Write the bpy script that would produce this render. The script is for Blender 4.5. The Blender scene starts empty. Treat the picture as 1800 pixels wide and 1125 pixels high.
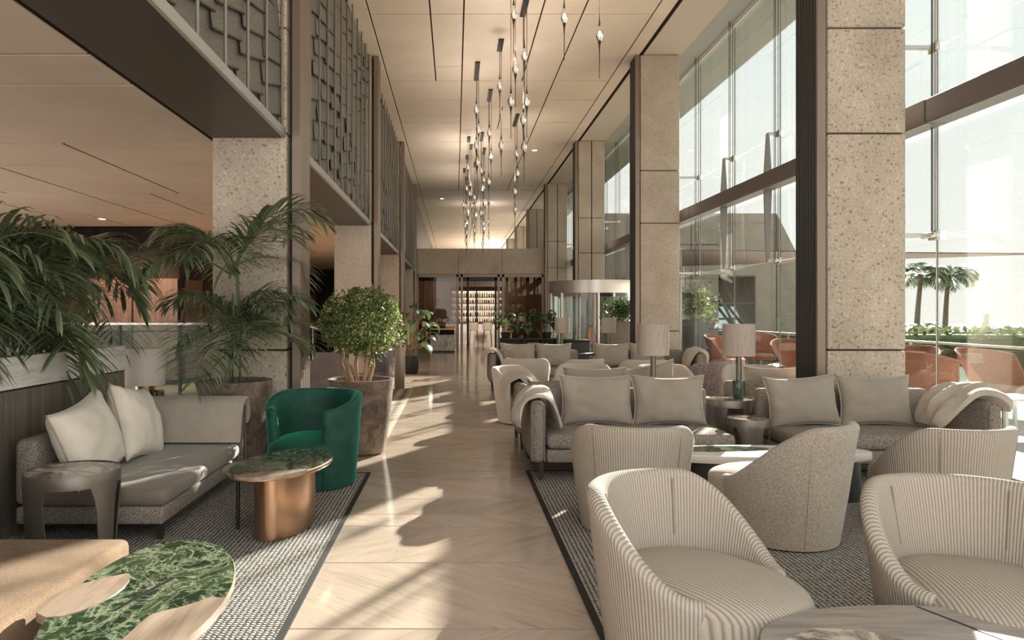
import bpy, bmesh, math, random
from math import sin, cos, pi, radians, sqrt
from mathutils import Vector, Matrix, noise
random.seed(7)
S = bpy.context.scene
C = S.collection

# ------------------------------------------------------------------ camera, world, sun, exposure
cam = bpy.data.cameras.new('camera')
co = bpy.data.objects.new('camera', cam); C.objects.link(co)
co.location = (0, 0, 1.5); co.rotation_euler = (pi/2, 0, 0)
cam.sensor_width = 36; cam.lens = 25; cam.shift_x = 100/1800; cam.shift_y = -13.5/1800
cam.clip_start = .05; cam.clip_end = 500
S.camera = co
S.view_settings.view_transform = 'Standard'; S.view_settings.look = 'None'
S.view_settings.gamma = 1; S.view_settings.use_curve_mapping = False
S.view_settings.exposure = 1.38
try:
    S.cycles.use_denoising = True
    S.cycles.max_bounces = 10; S.cycles.diffuse_bounces = 5; S.cycles.glossy_bounces = 4
    S.cycles.transparent_max_bounces = 24; S.cycles.transmission_bounces = 6
    S.cycles.sample_clamp_indirect = 6
    S.cycles.caustics_reflective = False; S.cycles.caustics_refractive = False
except Exception: pass

W = bpy.data.worlds.new('sky'); S.world = W; W.use_nodes = True
nt = W.node_tree; N = nt.nodes; L = nt.links; N.clear()
tc = N.new('ShaderNodeTexCoord'); sx = N.new('ShaderNodeSeparateXYZ')
rp = N.new('ShaderNodeValToRGB'); bg = N.new('ShaderNodeBackground'); ow = N.new('ShaderNodeOutputWorld')
L.new(tc.outputs['Generated'], sx.inputs[0])
mr = N.new('ShaderNodeMapRange'); mr.inputs[1].default_value = -.1; mr.inputs[2].default_value = .9
L.new(sx.outputs[2], mr.inputs[0]); L.new(mr.outputs[0], rp.inputs[0])
e = rp.color_ramp.elements
e[0].position = .08; e[0].color = (.99, .935, .86, 1)
e[1].position = .75; e[1].color = (.74, .82, .85, 1)
e2 = e.new(.36); e2.color = (.86, .89, .86, 1)
nz = N.new('ShaderNodeTexNoise'); nz.inputs['Scale'].default_value = 2.2; nz.inputs['Detail'].default_value = 4
mp = N.new('ShaderNodeMapping'); mp.inputs['Scale'].default_value = (1, 1, 4)
L.new(tc.outputs['Generated'], mp.inputs[0]); L.new(mp.outputs[0], nz.inputs[0])
r2 = N.new('ShaderNodeValToRGB'); r2.color_ramp.elements[0].position = .52; r2.color_ramp.elements[1].position = .72
L.new(nz.outputs[0], r2.inputs[0])
mx = N.new('ShaderNodeMix'); mx.data_type = 'RGBA'
m_ = N.new('ShaderNodeMath'); m_.operation = 'MULTIPLY'; m_.inputs[1].default_value = .6
L.new(r2.outputs[0], m_.inputs[0]); L.new(m_.outputs[0], mx.inputs[0])
L.new(rp.outputs[0], mx.inputs[6]); mx.inputs[7].default_value = (.98, .95, .92, 1)
L.new(mx.outputs[2], bg.inputs[0]); bg.inputs[1].default_value = 1.15
L.new(bg.outputs[0], ow.inputs[0])

EL = radians(20.7)
sd = bpy.data.lights.new('sun', 'SUN'); sd.energy = 22; sd.angle = radians(.6); sd.color = (1, .92, .82)
so = bpy.data.objects.new('sun', sd); C.objects.link(so); so.location = (10, 20, 8)
to_sun = Vector((.5*cos(EL), .866*cos(EL), sin(EL)))
so.rotation_euler = to_sun.to_track_quat('Z', 'Y').to_euler()

# ------------------------------------------------------------------ helpers
def at(px, py, D):
    s = 1250/D
    return Vector(((px-800)/s, D, 1.5-(py-549)/s))
class NT:
    def __init__(s, m): s.t = m.node_tree; s.n = s.t.nodes; s.l = s.t.links
    def new(s, k, **kw):
        x = s.n.new(k)
        for a, b in kw.items(): setattr(x, a, b)
        return x
    def link(s, a, b): s.l.new(a, b)
    def ramp(s, src, stops, interp='LINEAR'):
        r = s.new('ShaderNodeValToRGB'); r.color_ramp.interpolation = interp
        el = r.color_ramp.elements
        while len(el) < len(stops): el.new(.5)
        for q, (p, c) in zip(el, stops): q.position = p; q.color = (*c, 1) if len(c) == 3 else c
        s.link(src, r.inputs[0]); return r.outputs[0]
    def coord(s, which='Object', scale=(1, 1, 1), rot=(0, 0, 0)):
        t = s.new('ShaderNodeTexCoord'); m = s.new('ShaderNodeMapping')
        m.inputs['Scale'].default_value = scale; m.inputs['Rotation'].default_value = rot
        s.link(t.outputs[which], m.inputs[0]); return m.outputs[0]
    def noise(s, vec, scale, detail=3, rough=.5, dist=0):
        x = s.new('ShaderNodeTexNoise'); x.inputs['Scale'].default_value = scale; x.inputs['Detail'].default_value = detail
        x.inputs['Roughness'].default_value = rough; x.inputs['Distortion'].default_value = dist
        s.link(vec, x.inputs[0]); return x.outputs[0]
    def mix(s, fac, a, b, mode='MIX'):
        x = s.new('ShaderNodeMix', data_type='RGBA', blend_type=mode)
        for sock, v in ((x.inputs[0], fac), (x.inputs[6], a), (x.inputs[7], b)):
            if isinstance(v, (int, float)): sock.default_value = v
            elif isinstance(v, tuple): sock.default_value = (*v, 1)
            else: s.link(v, sock)
        return x.outputs[2]
    def bump(s, h, strength, dist=.01):
        b = s.new('ShaderNodeBump'); b.inputs['Strength'].default_value = strength; b.inputs['Distance'].default_value = dist
        s.link(h, b.inputs['Height']); s.link(b.outputs[0], s.bs.inputs['Normal'])
def mat(name, col=(.5, .5, .5), rough=.6, metal=0, fn=None, spec=.5):
    m = bpy.data.materials.new(name); m.use_nodes = True
    t = NT(m); b = t.n['Principled BSDF']; t.bs = b
    b.inputs['Base Color'].default_value = (*col, 1); b.inputs['Roughness'].default_value = rough
    b.inputs['Metallic'].default_value = metal; b.inputs['Specular IOR Level'].default_value = spec
    if fn: fn(t, b)
    return m
def setcol(t, b, s): t.link(s, b.inputs['Base Color'])

def concrete(base, dark, light, sc=1):
    def f(t, b):
        v = t.coord()
        n1 = t.noise(v, 38*sc, 2, .6); n2 = t.noise(v, 1.6, 4, .6); n3 = t.noise(v, 33*sc, 3, .7)
        c = t.ramp(n1, [(.30, dark), (.42, base), (.60, base), (.74, light)])
        spots = t.ramp(n3, [(.27, (.20, .17, .14)), (.34, (1, 1, 1))])
        c = t.mix(1, c, spots, 'MULTIPLY')
        big = t.ramp(n2, [(.3, (.80, .78, .76)), (.7, (1.06, 1.05, 1.04))])
        setcol(t, b, t.mix(1, c, big, 'MULTIPLY'))
        t.bump(n1, .35, .006)
    return f
M = {}
M['concrete'] = mat('aggregate_concrete', rough=.85, fn=concrete((.565, .478, .392), (.24, .195, .155), (.78, .69, .59)))
M['concrete_far'] = mat('board_concrete', rough=.85, fn=concrete((.56, .48, .40), (.42, .355, .295), (.70, .61, .52), .8))
def ceil_fn(t, b):
    v = t.coord(); n = t.noise(v, 1.1, 4, .6); n2 = t.noise(v, 40, 2)
    c = t.ramp(n, [(.3, (.76, .635, .52)), (.7, (.85, .725, .605))])
    setcol(t, b, c); t.bump(n2, .05, .004)
M['ceiling'] = mat('tan_ceiling_board', rough=.7, fn=ceil_fn)
def ceil2_fn(t, b):
    v = t.coord(); n = t.noise(v, 1.1, 4, .6)
    setcol(t, b, t.ramp(n, [(.3, (.52, .405, .31)), (.7, (.60, .475, .37))]))
M['ceiling_low_shaded'] = mat('shaded_low_ceiling_board', rough=.75, fn=ceil2_fn)  # darker copy of the ceiling board, dimmer lobby light painted in
M['ceiling_pale'] = mat('pale_ceiling_board', (.66, .58, .50), .7)
M['gap'] = mat('dark_joint', (.03, .022, .016), .95, spec=.1)
M['bronze_dark'] = mat('dark_bronze_metal', (.075, .060, .050), .45, .3)
M['ledge_edge'] = mat('ledge_edge_metal', (.42, .40, .38), .4, .3)
M['bronze'] = mat('bronze_metal', (.27, .205, .165), .38, .55)
M['flute'] = mat('black_fluted_metal', (.038, .036, .034), .5, .2)
M['steel'] = mat('steel', (.55, .53, .50), .3, .8)
M['transom'] = mat('brown_painted_steel', (.14, .112, .10), .5)
M['strut'] = mat('grey_painted_steel', (.27, .25, .24), .45, .3)
M['black'] = mat('black_metal', (.018, .016, .015), .45)
M['darkwood_leg'] = mat('dark_wood_leg', (.035, .024, .018), .5)

def floor_fn(sgn):
    def f(t, b):
        oi = t.new('ShaderNodeObjectInfo')
        tcn = t.new('ShaderNodeTexCoord')
        ad = t.new('ShaderNodeVectorMath', operation='ADD')
        cmb = t.new('ShaderNodeCombineXYZ')
        mu = t.new('ShaderNodeMath', operation='MULTIPLY'); mu.inputs[1].default_value = 40
        t.link(oi.outputs['Random'], mu.inputs[0]); t.link(mu.outputs[0], cmb.inputs[0])
        t.link(tcn.outputs['Object'], ad.inputs[0]); t.link(cmb.outputs[0], ad.inputs[1])
        def mapped(scale):
            r = t.new('ShaderNodeVectorRotate'); r.rotation_type = 'Z_AXIS'; r.inputs['Angle'].default_value = sgn*radians(38)
            t.link(ad.outputs[0], r.inputs[0])
            m = t.new('ShaderNodeMapping'); m.inputs['Scale'].default_value = scale
            t.link(r.outputs[0], m.inputs[0]); return m.outputs[0]
        n1 = t.noise(mapped((.6, 4.5, 1)), 1.3, 6, .66, .9)
        n2 = t.noise(mapped((1.3, 20, 1)), 2.2, 6, .7, .8)
        c = t.ramp(n1, [(.25, (.38, .305, .25)), (.45, (.48, .392, .325)), (.6, (.53, .438, .363)), (.8, (.425, .343, .282))])
        f2 = t.ramp(n2, [(.32, (.76, .73, .70)), (.46, (1, 1, 1)), (.7, (1.06, 1.05, 1.04))])
        c = t.mix(1, c, f2, 'MULTIPLY')
        br = t.ramp(oi.outputs['Random'], [(0, (.88, .88, .88)), (1, (1.08, 1.07, 1.06))])
        setcol(t, b, t.mix(1, c, br, 'MULTIPLY'))
    return f
M['floorA'] = mat('veined_stone_rising', rough=.13, fn=floor_fn(1))
M['floorB'] = mat('veined_stone_falling', rough=.13, fn=floor_fn(-1))
M['grout'] = mat('floor_joint', (.07, .05, .038), .9)

def glass_mat(name, tint, refl=1.0):
    m = bpy.data.materials.new(name); m.use_nodes = True; t = NT(m); t.n.clear()
    o = t.new('ShaderNodeOutputMaterial'); tr = t.new('ShaderNodeBsdfTransparent'); gl = t.new('ShaderNodeBsdfGlossy')
    tr.inputs[0].default_value = (*tint, 1); gl.inputs['Roughness'].default_value = .01
    gl.inputs[0].default_value = (.95, .95, .95, 1)
    fr = t.new('ShaderNodeFresnel'); fr.inputs[0].default_value = 1.45
    mu = t.new('ShaderNodeMath', operation='MULTIPLY'); mu.inputs[1].default_value = refl
    t.link(fr.outputs[0], mu.inputs[0])
    mx = t.new('ShaderNodeMixShader'); t.link(mu.outputs[0], mx.inputs[0]); t.link(tr.outputs[0], mx.inputs[1]); t.link(gl.outputs[0], mx.inputs[2])
    t.link(mx.outputs[0], o.inputs[0]); return m
M['glass'] = glass_mat('dimming_window_glass', (.68, .70, .69), .4)  # grey tint put in to dim the sky through the panes
M['glass_dark'] = glass_mat('tinted_glass', (.66, .76, .71), .5)
M['glass_bronze'] = glass_mat('bronze_glass', (.50, .40, .33), 1.2)
M['glass_clear'] = glass_mat('clear_door_glass', (.95, .97, .96), .6)
M['crystal'] = glass_mat('pendant_crystal', (.85, .85, .84), 2.5)

def fabric(c1, c2, sc=160, bump=.25, blot=.12, sheen=.25):
    def f(t, b):
        v = t.coord(); n = t.noise(v, sc, 2, .7); n2 = t.noise(v, 3.5, 4, .6)
        c = t.ramp(n, [(.36, c1), (.64, c2)])
        g = t.ramp(n2, [(.3, (1-blot,)*3), (.7, (1+blot*.5,)*3)])
        setcol(t, b, t.mix(1, c, g, 'MULTIPLY'))
        b.inputs['Sheen Weight'].default_value = sheen; b.inputs['Sheen Roughness'].default_value = .5
        t.bump(n, bump, .004)
    return f
M['linen'] = mat('beige_linen', rough=.9, fn=fabric((.335, .285, .235), (.395, .34, .285), 220, .2))
M['linen_lit'] = mat('beige_linen_painted_lit', rough=.9, fn=fabric((.74, .655, .56), (.82, .74, .645), 220, .2))  # brighter copy of the beige linen, light painted into the colour
M['throw'] = mat('soft_beige_throw', rough=.92, fn=fabric((.45, .38, .31), (.54, .465, .39), 120, .2))
def tweed_fn(t, b):
    v = t.coord(); c1 = t.new('ShaderNodeTexChecker'); c1.inputs['Scale'].default_value = 150
    t.link(v, c1.inputs[0]); n = t.noise(v, 90, 3, .7)
    c = t.ramp(n, [(.34, (.13, .105, .09)), (.5, (.27, .225, .19)), (.68, (.44, .385, .335))])
    setcol(t, b, t.mix(.18, c, c1.outputs[0], 'MULTIPLY')); t.bump(n, .5, .004)
M['tweed'] = mat('grey_brown_tweed', rough=.92, fn=tweed_fn)
M['seat_brown'] = mat('taupe_seat_fabric', rough=.62, fn=fabric((.205, .165, .13), (.27, .22, .175), 260, .15, .22))
M['seat_tan'] = mat('tan_seat_fabric', rough=.95, spec=.15, fn=fabric((.20, .135, .088), (.29, .20, .135), 160, .35, .3, .03))
def cord_fn(t, b):
    w = t.new('ShaderNodeTexWave'); w.wave_type = 'BANDS'; w.bands_direction = 'X'; w.inputs['Scale'].default_value = 20
    w.inputs['Distortion'].default_value = 0.0
    t.link(t.coord('UV'), w.inputs[0])
    n = t.noise(t.coord(), 180, 2, .7)
    c = t.ramp(w.outputs[1], [(.0, (.27, .225, .18)), (.38, (.44, .375, .31)), (1, (.51, .435, .365))])
    g = t.ramp(n, [(.3, (.9, .9, .9)), (.7, (1.05, 1.05, 1.05))])
    setcol(t, b, t.mix(1, c, g, 'MULTIPLY'))
    t.bump(w.outputs[1], .45, .005)
M['corduroy'] = mat('cream_corduroy', rough=.9, fn=cord_fn)
M['boucle'] = mat('beige_boucle', rough=.95, fn=fabric((.27, .22, .175), (.50, .425, .35), 130, .5, .08))
M['cream'] = mat('cream_weave', rough=.9, fn=fabric((.45, .39, .33), (.53, .465, .40), 120, .3, .06))
M['mauve'] = mat('mauve_velvet', rough=.8, fn=fabric((.20, .145, .14), (.33, .26, .25), 30, .2, .2))
M['greyviolet'] = mat('grey_violet_velvet', rough=.85, fn=fabric((.15, .12, .115), (.19, .155, .15), 60, .2, .15))
def velvet_fn(t, b):
    n = t.noise(t.coord(), 7, 4, .65)
    setcol(t, b, t.ramp(n, [(.3, (.002, .035, .022)), (.7, (.008, .085, .055))]))
    b.inputs['Sheen Weight'].default_value = .7; b.inputs['Sheen Roughness'].default_value = .35
    b.inputs['Sheen Tint'].default_value = (.06, .70, .46, 1)
M['velvet'] = mat('emerald_velvet', rough=.7, fn=velvet_fn)

def marble_fn(t, b):
    v = t.coord('Object', (1, 1, 1), (0, 0, .8)); n = t.noise(v, 3.6, 7, .66, 1.3); n2 = t.noise(v, 8, 6, .62, 1.4)
    c = t.ramp(n, [(.36, (.008, .016, .008)), (.46, (.022, .042, .02)), (.50, (.34, .39, .26)), (.52, (.03, .05, .022)), (.62, (.07, .10, .05)), (.72, (.012, .024, .011))])
    c2 = t.ramp(n2, [(.46, (.012, .022, .011)), (.5, (.30, .34, .23)), (.53, (.02, .033, .015))])
    setcol(t, b, t.mix(.42, c, c2))
M['green_marble'] = mat('green_veined_marble', rough=.1, fn=marble_fn)
def marble2_fn(t, b):
    v = t.coord('Object', (1, 1, 1), (0, 0, .5)); n = t.noise(v, 4, 6, .65, 1.5)
    setcol(t, b, t.ramp(n, [(.35, (.10, .07, .055)), (.5, (.26, .20, .16)), (.58, (.62, .55, .47)), (.7, (.22, .165, .13))]))
M['brown_marble'] = mat('brown_marble', rough=.08, fn=marble2_fn)
def travertine_fn(t, b):
    v = t.coord('Object', (1, 1.2, 9), (.06, 0, 0)); n = t.noise(v, 2.2, 6, .65, .6)
    setcol(t, b, t.ramp(n, [(.3, (.60, .53, .49)), (.45, (.80, .74, .69)), (.6, (.88, .83, .78)), (.75, (.70, .63, .585))]))
M['travertine'] = mat('pale_veined_marble', rough=.3, fn=travertine_fn)
def wood_fn(c1, c2, c3, axis=(1, 1, .06), sc=14):
    def f(t, b):
        v = t.coord('Object', axis); n = t.noise(v, sc, 5, .6, .5)
        setcol(t, b, t.ramp(n, [(.3, c1), (.5, c2), (.72, c3)])); t.bump(n, .12, .003)
    return f
M['greywood'] = mat('grey_brown_wood', rough=.5, fn=wood_fn((.125, .10, .082), (.175, .142, .116), (.225, .186, .155)))
M['tablewood'] = mat('pale_oak_inlay', rough=.35, fn=wood_fn((.24, .17, .125), (.33, .25, .19), (.42, .325, .25), (1, .12, 1), 26))
M['greyoak'] = mat('grey_oak_inlay', rough=.3, fn=wood_fn((.20, .165, .14), (.30, .255, .22), (.38, .33, .285), (.14, 1, 1), 26))
M['redwood'] = mat('red_brown_panel', rough=.35, fn=wood_fn((.045, .020, .011), (.10, .045, .024), (.15, .07, .038), (1, 1, .05), 12))
M['darkwood'] = mat('very_dark_wood', rough=.9, spec=.15, fn=wood_fn((.012, .009, .008), (.025, .017, .014), (.04, .026, .02), (1, 1, .05), 10))
M['brass'] = mat('brushed_bronze', (.52, .32, .20), .30, .95)
M['gunmetal'] = mat('taupe_metal', (.20, .17, .145), .36, .55)
M['goldmetal'] = mat('gold_ribbed_metal', (.55, .40, .20), .3, .9)
M['greenglass'] = mat('bottle_green_glass', (.045, .07, .05), .08, 0)
M['stem'] = mat('bronze_stem', (.16, .145, .12), .25, .7)
def shade_fn(t, b):
    n = t.noise(t.coord('Object', (1, 1, .1)), 90, 2)
    setcol(t, b, t.ramp(n, [(.3, (.38, .32, .27)), (.7, (.47, .40, .34))]))
M['shade_brightened'] = mat('brightened_linen_lampshade', (.80, .72, .63), .9)  # lighter shade colour makes up for weak light on the left lamp
M['shade'] = mat('linen_lampshade', rough=.9, fn=shade_fn)
def rust_fn(t, b):
    v = t.coord(); n = t.noise(v, 7, 6, .7, .6); n2 = t.noise(v, 60, 3, .7)
    c = t.ramp(n, [(.3, (.07, .045, .033)), (.48, (.17, .115, .085)), (.62, (.27, .195, .145)), (.72, (.30, .10, .05)), (.85, (.34, .28, .225))])
    setcol(t, b, c); t.bump(n2, .5, .006)
M['rust'] = mat('rusty_ceramic', rough=.6, fn=rust_fn)
M['greypot'] = mat('grey_clay', rough=.7, fn=fabric((.22, .19, .165), (.30, .265, .235), 30, .2))
M['soil'] = mat('soil', (.045, .03, .02), .95)
M['barkwood'] = mat('orange_bark', rough=.85, fn=wood_fn((.20, .105, .055), (.36, .21, .12), (.48, .31, .19), (1, 1, .2), 20))
def leaf_fn(c1, c2, c3, tr=.25):
    def f(t, b):
        g = t.new('ShaderNodeNewGeometry')
        setcol(t, b, t.ramp(g.outputs['Random Per Island'], [(.05, c1), (.55, c2), (.95, c3)]))
        b.inputs['Subsurface Weight'].default_value = 0
        tl = t.new('ShaderNodeBsdfTranslucent'); mx = t.new('ShaderNodeMixShader'); mx.inputs[0].default_value = tr
        r = t.ramp(g.outputs['Random Per Island'], [(0, c2), (1, c3)])
        t.link(r, tl.inputs[0])
        o = [x for x in t.n if x.type == 'OUTPUT_MATERIAL'][0]
        t.link(b.outputs[0], mx.inputs[1]); t.link(tl.outputs[0], mx.inputs[2]); t.link(mx.outputs[0], o.inputs[0])
    return f
M['palm'] = mat('palm_green', rough=.36, fn=leaf_fn((.06, .09, .045), (.15, .20, .105), (.33, .38, .22)))
M['ficus'] = mat('ficus_green', rough=.45, fn=leaf_fn((.035, .065, .018), (.12, .17, .05), (.36, .40, .15), .35))
M['bigleaf'] = mat('deep_green_leaf', rough=.35, fn=leaf_fn((.02, .05, .025), (.05, .10, .04), (.16, .24, .08)))
M['hedge'] = mat('hedge_green', rough=.8, fn=leaf_fn((.10, .13, .06), (.17, .21, .10), (.28, .32, .17)))
def rug_fn(t, b):
    def band(dirn, sc):
        w = t.new('ShaderNodeTexWave'); w.wave_type = 'BANDS'; w.bands_direction = dirn; w.inputs['Scale'].default_value = sc
        w.inputs['Distortion'].default_value = 1.6; w.inputs['Detail'].default_value = 2; w.inputs['Detail Scale'].default_value = 3
        t.link(t.coord(), w.inputs[0]); return w.outputs[1]
    n = t.noise(t.coord(), 55, 3, .75)
    a = band('X', 11); c = band('Y', 14)
    mu = t.new('ShaderNodeMath', operation='MULTIPLY'); t.link(a, mu.inputs[0]); t.link(c, mu.inputs[1])
    ad = t.new('ShaderNodeMath', operation='MULTIPLY_ADD'); t.link(n, ad.inputs[0]); ad.inputs[1].default_value = .9; t.link(mu.outputs[0], ad.inputs[2])
    setcol(t, b, t.ramp(ad.outputs[0], [(.42, (.035, .031, .029)), (.60, (.22, .196, .176)), (.88, (.56, .515, .47))]))
    t.bump(mu.outputs[0], .7, .012)
M['rug'] = mat('grey_chunky_weave', rough=.95, fn=rug_fn)
M['rugedge'] = mat('black_rug_binding', (.016, .014, .013), .9)
def checker_fn(t, b):
    c = t.new('ShaderNodeTexChecker'); c.inputs['Scale'].default_value = 7
    c.inputs[1].default_value = (.11, .075, .05, 1); c.inputs[2].default_value = (.50, .38, .26, 1)
    t.link(t.coord('Object', (1, 1, 1), (0, 0, .785)), c.inputs[0]); setcol(t, b, c.outputs[0])
M['checker'] = mat('tan_brown_lattice_weave', rough=.95, fn=checker_fn)
def plate_fn(t, b):
    v = t.coord(); n = t.noise(v, 12, 4, .6)
    setcol(t, b, t.ramp(n, [(.3, (.15, .13, .113)), (.7, (.24, .213, .187))]))
M['plate'] = mat('grey_gauze_metal', rough=.6, metal=.2, fn=plate_fn)
M['terrace'] = mat('pale_terrace_stone', (.62, .59, .55), .7)
M['orange'] = mat('terracotta_rope', rough=.85, fn=fabric((.40, .13, .065), (.56, .21, .115), 60, .3))
M['orange_pad'] = mat('terracotta_cushion', rough=.9, fn=fabric((.50, .25, .16), (.60, .33, .23), 40, .2))
M['palegrey'] = mat('pale_frame', (.62, .57, .52), .5)
M['white'] = mat('white_paint', (.80, .79, .77), .5)
M['sail'] = mat('grey_sail_cloth', (.62, .57, .53), .8)
M['bldg'] = mat('outdoor_concrete', rough=.9, fn=concrete((.46, .40, .345), (.36, .305, .26), (.55, .485, .42), .5))
M['revolve'] = mat('silver_drum', (.60, .57, .54), .32, .7)
def desk_fn(t, b):
    v = t.coord('Object', (1, 1, .5)); n = t.noise(v, 3.5, 6, .65, 2)
    setcol(t, b, t.ramp(n, [(.3, (.16, .13, .115)), (.48, (.36, .31, .275)), (.53, (.62, .52, .40)), (.6, (.30, .25, .22))]))
M['desk'] = mat('grey_gold_marble', rough=.2, fn=desk_fn)
def emis(name, col, st):
    m = bpy.data.materials.new(name); m.use_nodes = True; b = m.node_tree.nodes['Principled BSDF']
    b.inputs['Base Color'].default_value = (*col, 1); b.inputs['Emission Color'].default_value = (*col, 1); b.inputs['Emission Strength'].default_value = st
    return m
M['backlight'] = emis('lit_back_bar', (1, .84, .62), .30)
M['pearl'] = emis('lit_pendant_core', (1, .95, .88), .22)
M['downlight'] = emis('lit_downlight', (1, .9, .75), 3)
for i, c in enumerate([(.30, .12, .04), (.05, .035, .02), (.10, .13, .05), (.42, .28, .12), (.18, .03, .02), (.5, .46, .40)]):
    M['bottle%d' % i] = mat('bottle_glass_%d' % i, c, .15)
for i, c in enumerate([(.35, .12, .06), (.10, .32, .28), (.55, .5, .43), (.06, .06, .07), (.45, .28, .13), (.16, .2, .3)]):
    M['book%d' % i] = mat('book_cover_%d' % i, c, .6)

def mesh(name, geo, m, smooth=True):
    v, f = geo[0], geo[1]
    me = bpy.data.meshes.new(name); me.from_pydata([tuple(p) for p in v], [], f); me.update()
    if len(geo) > 2 and geo[2]:
        uv = me.uv_layers.new(name='UVMap'); uvs = geo[2]
        for lp in me.loops: uv.data[lp.index].uv = uvs[lp.vertex_index]
    if smooth:
        for p in me.polygons: p.use_smooth = True
        if smooth == 'auto':
            me.set_sharp_from_angle(angle=radians(38))
    me.materials.append(M[m] if isinstance(m, str) else m)
    return me
def obj(name, geo, m, parent=None, smooth='auto', loc=None, kind=None, label=None):
    me = geo if isinstance(geo, bpy.types.Mesh) else mesh(name, geo, m, smooth)
    o = bpy.data.objects.new(name, me); C.objects.link(o)
    if parent is not None: o.parent = parent
    if loc is not None: o.location = loc
    if kind: o['kind'] = kind
    if label: o['label'] = label
    return o
def tag(o, label, cat, group=None):
    o['label'] = label; o['category'] = cat
    if group: o['group'] = group
    return o
def thing(name, label, cat, loc=(0, 0, 0), rz=0, group=None):
    o = bpy.data.objects.new(name, None); C.objects.link(o)
    o.empty_display_size = .1
    o.location = loc; o.rotation_euler = (0, 0, rz)
    return tag(o, label, cat, group)
def struct(name, geo, m, **k):
    return obj(name, geo, m, kind='structure', **k)
def empty_struct(name):
    o = bpy.data.objects.new(name, None); C.objects.link(o); o['kind'] = 'structure'; return o
def dup(root, loc=None, rz=None, label=None, group=None):
    def rec(o, par):
        c = o.copy(); C.objects.link(c)
        if par is not None: c.parent = par
        for ch in kids.get(o, ()): rec(ch, c)
        return c
    kids = {}
    stack = [root]
    while stack:
        x = stack.pop(); ch = list(x.children)
        if ch: kids[x] = ch; stack += ch
    r = rec(root, None)
    if loc is not None: r.location = loc
    if rz is not None: r.rotation_euler = (0, 0, rz)
    if label: r['label'] = label
    if group: r['group'] = group
    return r
# --- geometry generators: each returns (verts, faces)
def join(*gs):
    V, F = [], []; U = []
    for g in gs:
        o = len(V); V += list(g[0]); F += [tuple(i+o for i in f) for f in g[1]]
        U += list(g[2]) if len(g) > 2 and g[2] else [(0, 0)]*len(g[0])
    return V, F, (U if any(len(g) > 2 and g[2] for g in gs) else None)
def xf(g, mtx): return [mtx @ Vector(p) for p in g[0]], g[1], (g[2] if len(g) > 2 else None)
def move(g, d): return xf(g, Matrix.Translation(d))
def rotz(g, a): return xf(g, Matrix.Rotation(a, 4, 'Z'))
BF = [(0, 3, 2, 1), (4, 5, 6, 7), (0, 1, 5, 4), (1, 2, 6, 5), (2, 3, 7, 6), (3, 0, 4, 7)]
def box(x0, x1, y0, y1, z0, z1):
    return [Vector(p) for p in ((x0, y0, z0), (x1, y0, z0), (x1, y1, z0), (x0, y1, z0), (x0, y0, z1), (x1, y0, z1), (x1, y1, z1), (x0, y1, z1))], BF
def rbox(x0, x1, y0, y1, z0, z1, r=.02, seg=3, sub=0, puff=0):
    bm = bmesh.new()
    g = box(x0, x1, y0, y1, z0, z1); vs = [bm.verts.new(p) for p in g[0]]
    for f in g[1]: bm.faces.new([vs[i] for i in f])
    bmesh.ops.bevel(bm, geom=bm.edges[:], offset=r, segments=seg, affect='EDGES', profile=.5)
    if sub:
        bmesh.ops.subdivide_edges(bm, edges=[e for e in bm.edges if e.calc_length() > .15], cuts=sub, use_grid_fill=True)
        if puff:
            cx, cy = (x0+x1)/2, (y0+y1)/2
            for v in bm.verts:
                if v.co.z > z1-r*.6:
                    u = (v.co.x-cx)/(x1-cx); w = (v.co.y-cy)/(y1-cy)
                    v.co.z += puff*max(0, 1-u*u)*max(0, 1-w*w)
    bm.verts.index_update()
    V = [v.co.copy() for v in bm.verts]; F = [tuple(v.index for v in f.verts) for f in bm.faces]
    bm.free(); return V, F
def loft(rings, closed=True, caps=(True, True), uvs=None):
    n = len(rings[0]); V = [Vector(p) for r in rings for p in r]; F = []
    for k in range(len(rings)-1):
        for i in range(n if closed else n-1):
            j = (i+1) % n
            F.append((k*n+i, k*n+j, (k+1)*n+j, (k+1)*n+i))
    if caps[0]: F.append(tuple(range(n-1, -1, -1)))
    if caps[1]: F.append(tuple((len(rings)-1)*n+i for i in range(n)))
    return V, F, uvs
def lathe(prof, n=32, caps=(True, True), sx=1, sy=1):
    return loft([[(r*cos(2*pi*i/n)*sx, r*sin(2*pi*i/n)*sy, z) for i in range(n)] for r, z in prof], True, caps)
def tube(pts, r, n=8, taper=None, caps=True):
    pts = [Vector(p) for p in pts]; rings = []
    up = Vector((0, 0, 1))
    for i, p in enumerate(pts):
        d = (pts[min(i+1, len(pts)-1)]-pts[max(i-1, 0)]).normalized()
        a = d.cross(up)
        if a.length < 1e-3: a = d.cross(Vector((0, 1, 0)))
        a.normalize(); b = a.cross(d).normalized()
        rr = r if taper is None else taper[i]
        rings.append([p + a*cos(2*pi*k/n)*rr + b*sin(2*pi*k/n)*rr for k in range(n)])
    return loft(rings, True, (caps, caps))
def cyl(x, y, z0, z1, r, n=12): return move(lathe([(r, z0), (r, z1)], n), (x, y, 0))
def superell(a, b, c, ep=.5, ev=.5, nu=40, nv=18, uvxy=False):
    sg = lambda w, m: math.copysign(abs(w)**m, w)
    rings, uv = [], []
    for j in range(nv+1):
        v = -pi/2+pi*j/nv
        v = max(min(v, pi/2-.02), -pi/2+.02)
        rings.append([(a*sg(cos(v), ev)*sg(cos(2*pi*i/nu), ep), b*sg(cos(v), ev)*sg(sin(2*pi*i/nu), ep), c*sg(sin(v), ev)) for i in range(nu)])
    g = loft(rings)
    if uvxy: g = (g[0], g[1], [(p[0], p[1]+p[2]) for p in g[0]])
    return g
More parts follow.
